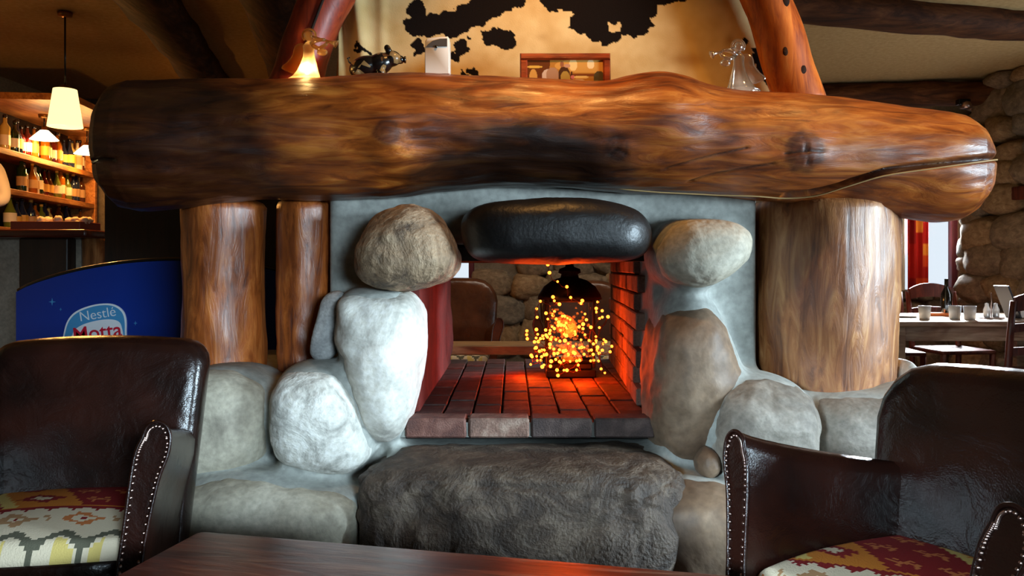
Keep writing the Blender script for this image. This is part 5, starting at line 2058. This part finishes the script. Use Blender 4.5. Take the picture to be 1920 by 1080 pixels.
TZ = 0.7525
tumbler((2.72, 5.25, TZ), 'clear tumbler on the dining table, alone nearest the thick log post')
tumbler((2.93, 5.27, TZ), 'clear tumbler on the dining table, left one of the pair by the dark bottle')
tumbler((3.00, 5.22, TZ), 'clear tumbler on the dining table, right one of the pair by the dark bottle')
tag(MB().lathe([(0, 0), (0.035, 0), (0.037, 0.01), (0.037, 0.15), (0.014, 0.20), (0.013, 0.26), (0, 0.26)], (3.12, 5.72, TZ), 18).build('wine_bottle', bpy.data.materials.get('bottle_black') or M['black'], None, True, (3.12, 5.72, TZ)), 'dark wine bottle standing on the dining table', 'bottle')
tag(MB().lathe([(0, 0), (0.06, 0), (0.11, 0.012), (0.112, 0.016), (0.06, 0.006), (0, 0.005)], (2.70, 5.48, TZ), 26).build('plate', M['porcelain'], None, True, (2.70, 5.48, TZ)), 'white plate on the dining table behind the lone tumbler', 'plate')
tag(MB().box((2.98, 5.62, TZ + 0.012), (0.16, 0.1, 0.022), 0.006).build('napkin', M['napkin'], None, True, (2.98, 5.62, TZ)), 'folded orange napkin on the dining table', 'napkin')
cs = thing('cruet_set', 'small glass cruet set on the dining table beside the dark propped menu', 'cruet', (3.22, 5.35, TZ))
for dx in (-0.03, 0.03):
    MB().lathe([(0, 0.008), (0.02, 0.008), (0.022, 0.06), (0.012, 0.085), (0.012, 0.10), (0, 0.105)], (3.22 + dx, 5.35, TZ), 14).build('shaker', M['glass'], cs)
MB().box((3.22, 5.35, TZ + 0.004), (0.14, 0.07, 0.008), 0.002).build('tray', M['nail'], cs, False)
MB().tube([(3.22, 5.35, TZ + 0.006), (3.22, 5.35, TZ + 0.17)], 0.004, 6).build('handle', M['nail'], cs)
mn = thing('menu_holder', 'dark slanted menu card propped up on the dining table', 'menu', (3.38, 5.4, TZ))
MB().box((3.36, 5.4, TZ + 0.11), (0.012, 0.16, 0.235), 0.002, Matrix.Rotation(-0.38, 3, 'Y')).build('cover', M['laptop'], mn, False)
MB().box((3.47, 5.4, TZ + 0.05), (0.14, 0.15, 0.09), 0.004).build('stand', M['porcelain'], mn, False)

# curtains: a patterned red one and a pale one beside the window
def curtain(name, x0, x1, z0, z1, y, waves, mat, label, col=None):
    nx, nz_ = 60, 90
    vs, fs, cols = [], [], []
    for j in range(nz_ + 1):
        for i in range(nx + 1):
            x = x0 + (x1 - x0) * i / nx
            z = z0 + (z1 - z0) * j / nz_
            vs.append(Vector((x, y + 0.022 * math.sin(2 * PI * waves * i / nx) * (0.7 + 0.3 * j / nz_), z)))
            if col:
                cols.append(col(x, z))
    for j in range(nz_):
        for i in range(nx):
            a_ = j * (nx + 1) + i
            fs.append((a_, a_ + 1, a_ + nx + 2, a_ + nx + 1))
    o_ = mk(name, vs, fs, mat, None, True, ((x0 + x1) / 2, y, z0), False, cols if col else None)
    s_ = o_.modifiers.new('thick', 'SOLIDIFY')
    s_.thickness = 0.004
    return tag(o_, label, 'curtain')


def redpat(x, z):
    i, j = int((x + 20) / 0.062), int(z / 0.11)
    r = random.Random(i * 97 + j * 13).random()
    if r < 0.45:
        return srgb(176, 22, 16)
    if r < 0.75:
        return srgb(214, 74, 28)
    if r < 0.88:
        return srgb(226, 140, 50)
    return srgb(140, 14, 14)


curtain('curtain', 3.74, 3.93, 0.86, 2.25, 7.52, 2.5, M['curtain'], 'red and orange patterned curtain hanging at the dining window', redpat)
curtain('curtain', 3.56, 3.72, 0.80, 2.25, 7.54, 2, M['pale_curtain'], 'pale sheer curtain at the left edge of the dining window')
tag(MB().tube([(3.45, 7.5, 2.28), (4.3, 7.5, 2.28)], 0.012, 8).build('curtain_rod', M['iron'], None, True, (3.9, 7.5, 2.28)), 'black rod carrying the curtains over the dining window', 'rod')
wl_ = thing('wall_lamp', 'small black lamp on the beam beside the stone pier', 'lamp', P(1812, 196, 6.6))
b_ = P(1812, 196, 6.6)
MB().box(b_ + Vector((0, 0.05, 0.03)), (0.10, 0.06, 0.05), 0.008).build('housing', M['black'], wl_, False)
MB().lathe([(0.05, -0.03), (0.03, 0.02), (0.0, 0.03)], b_, 16).build('reflector', M['nail'], wl_)
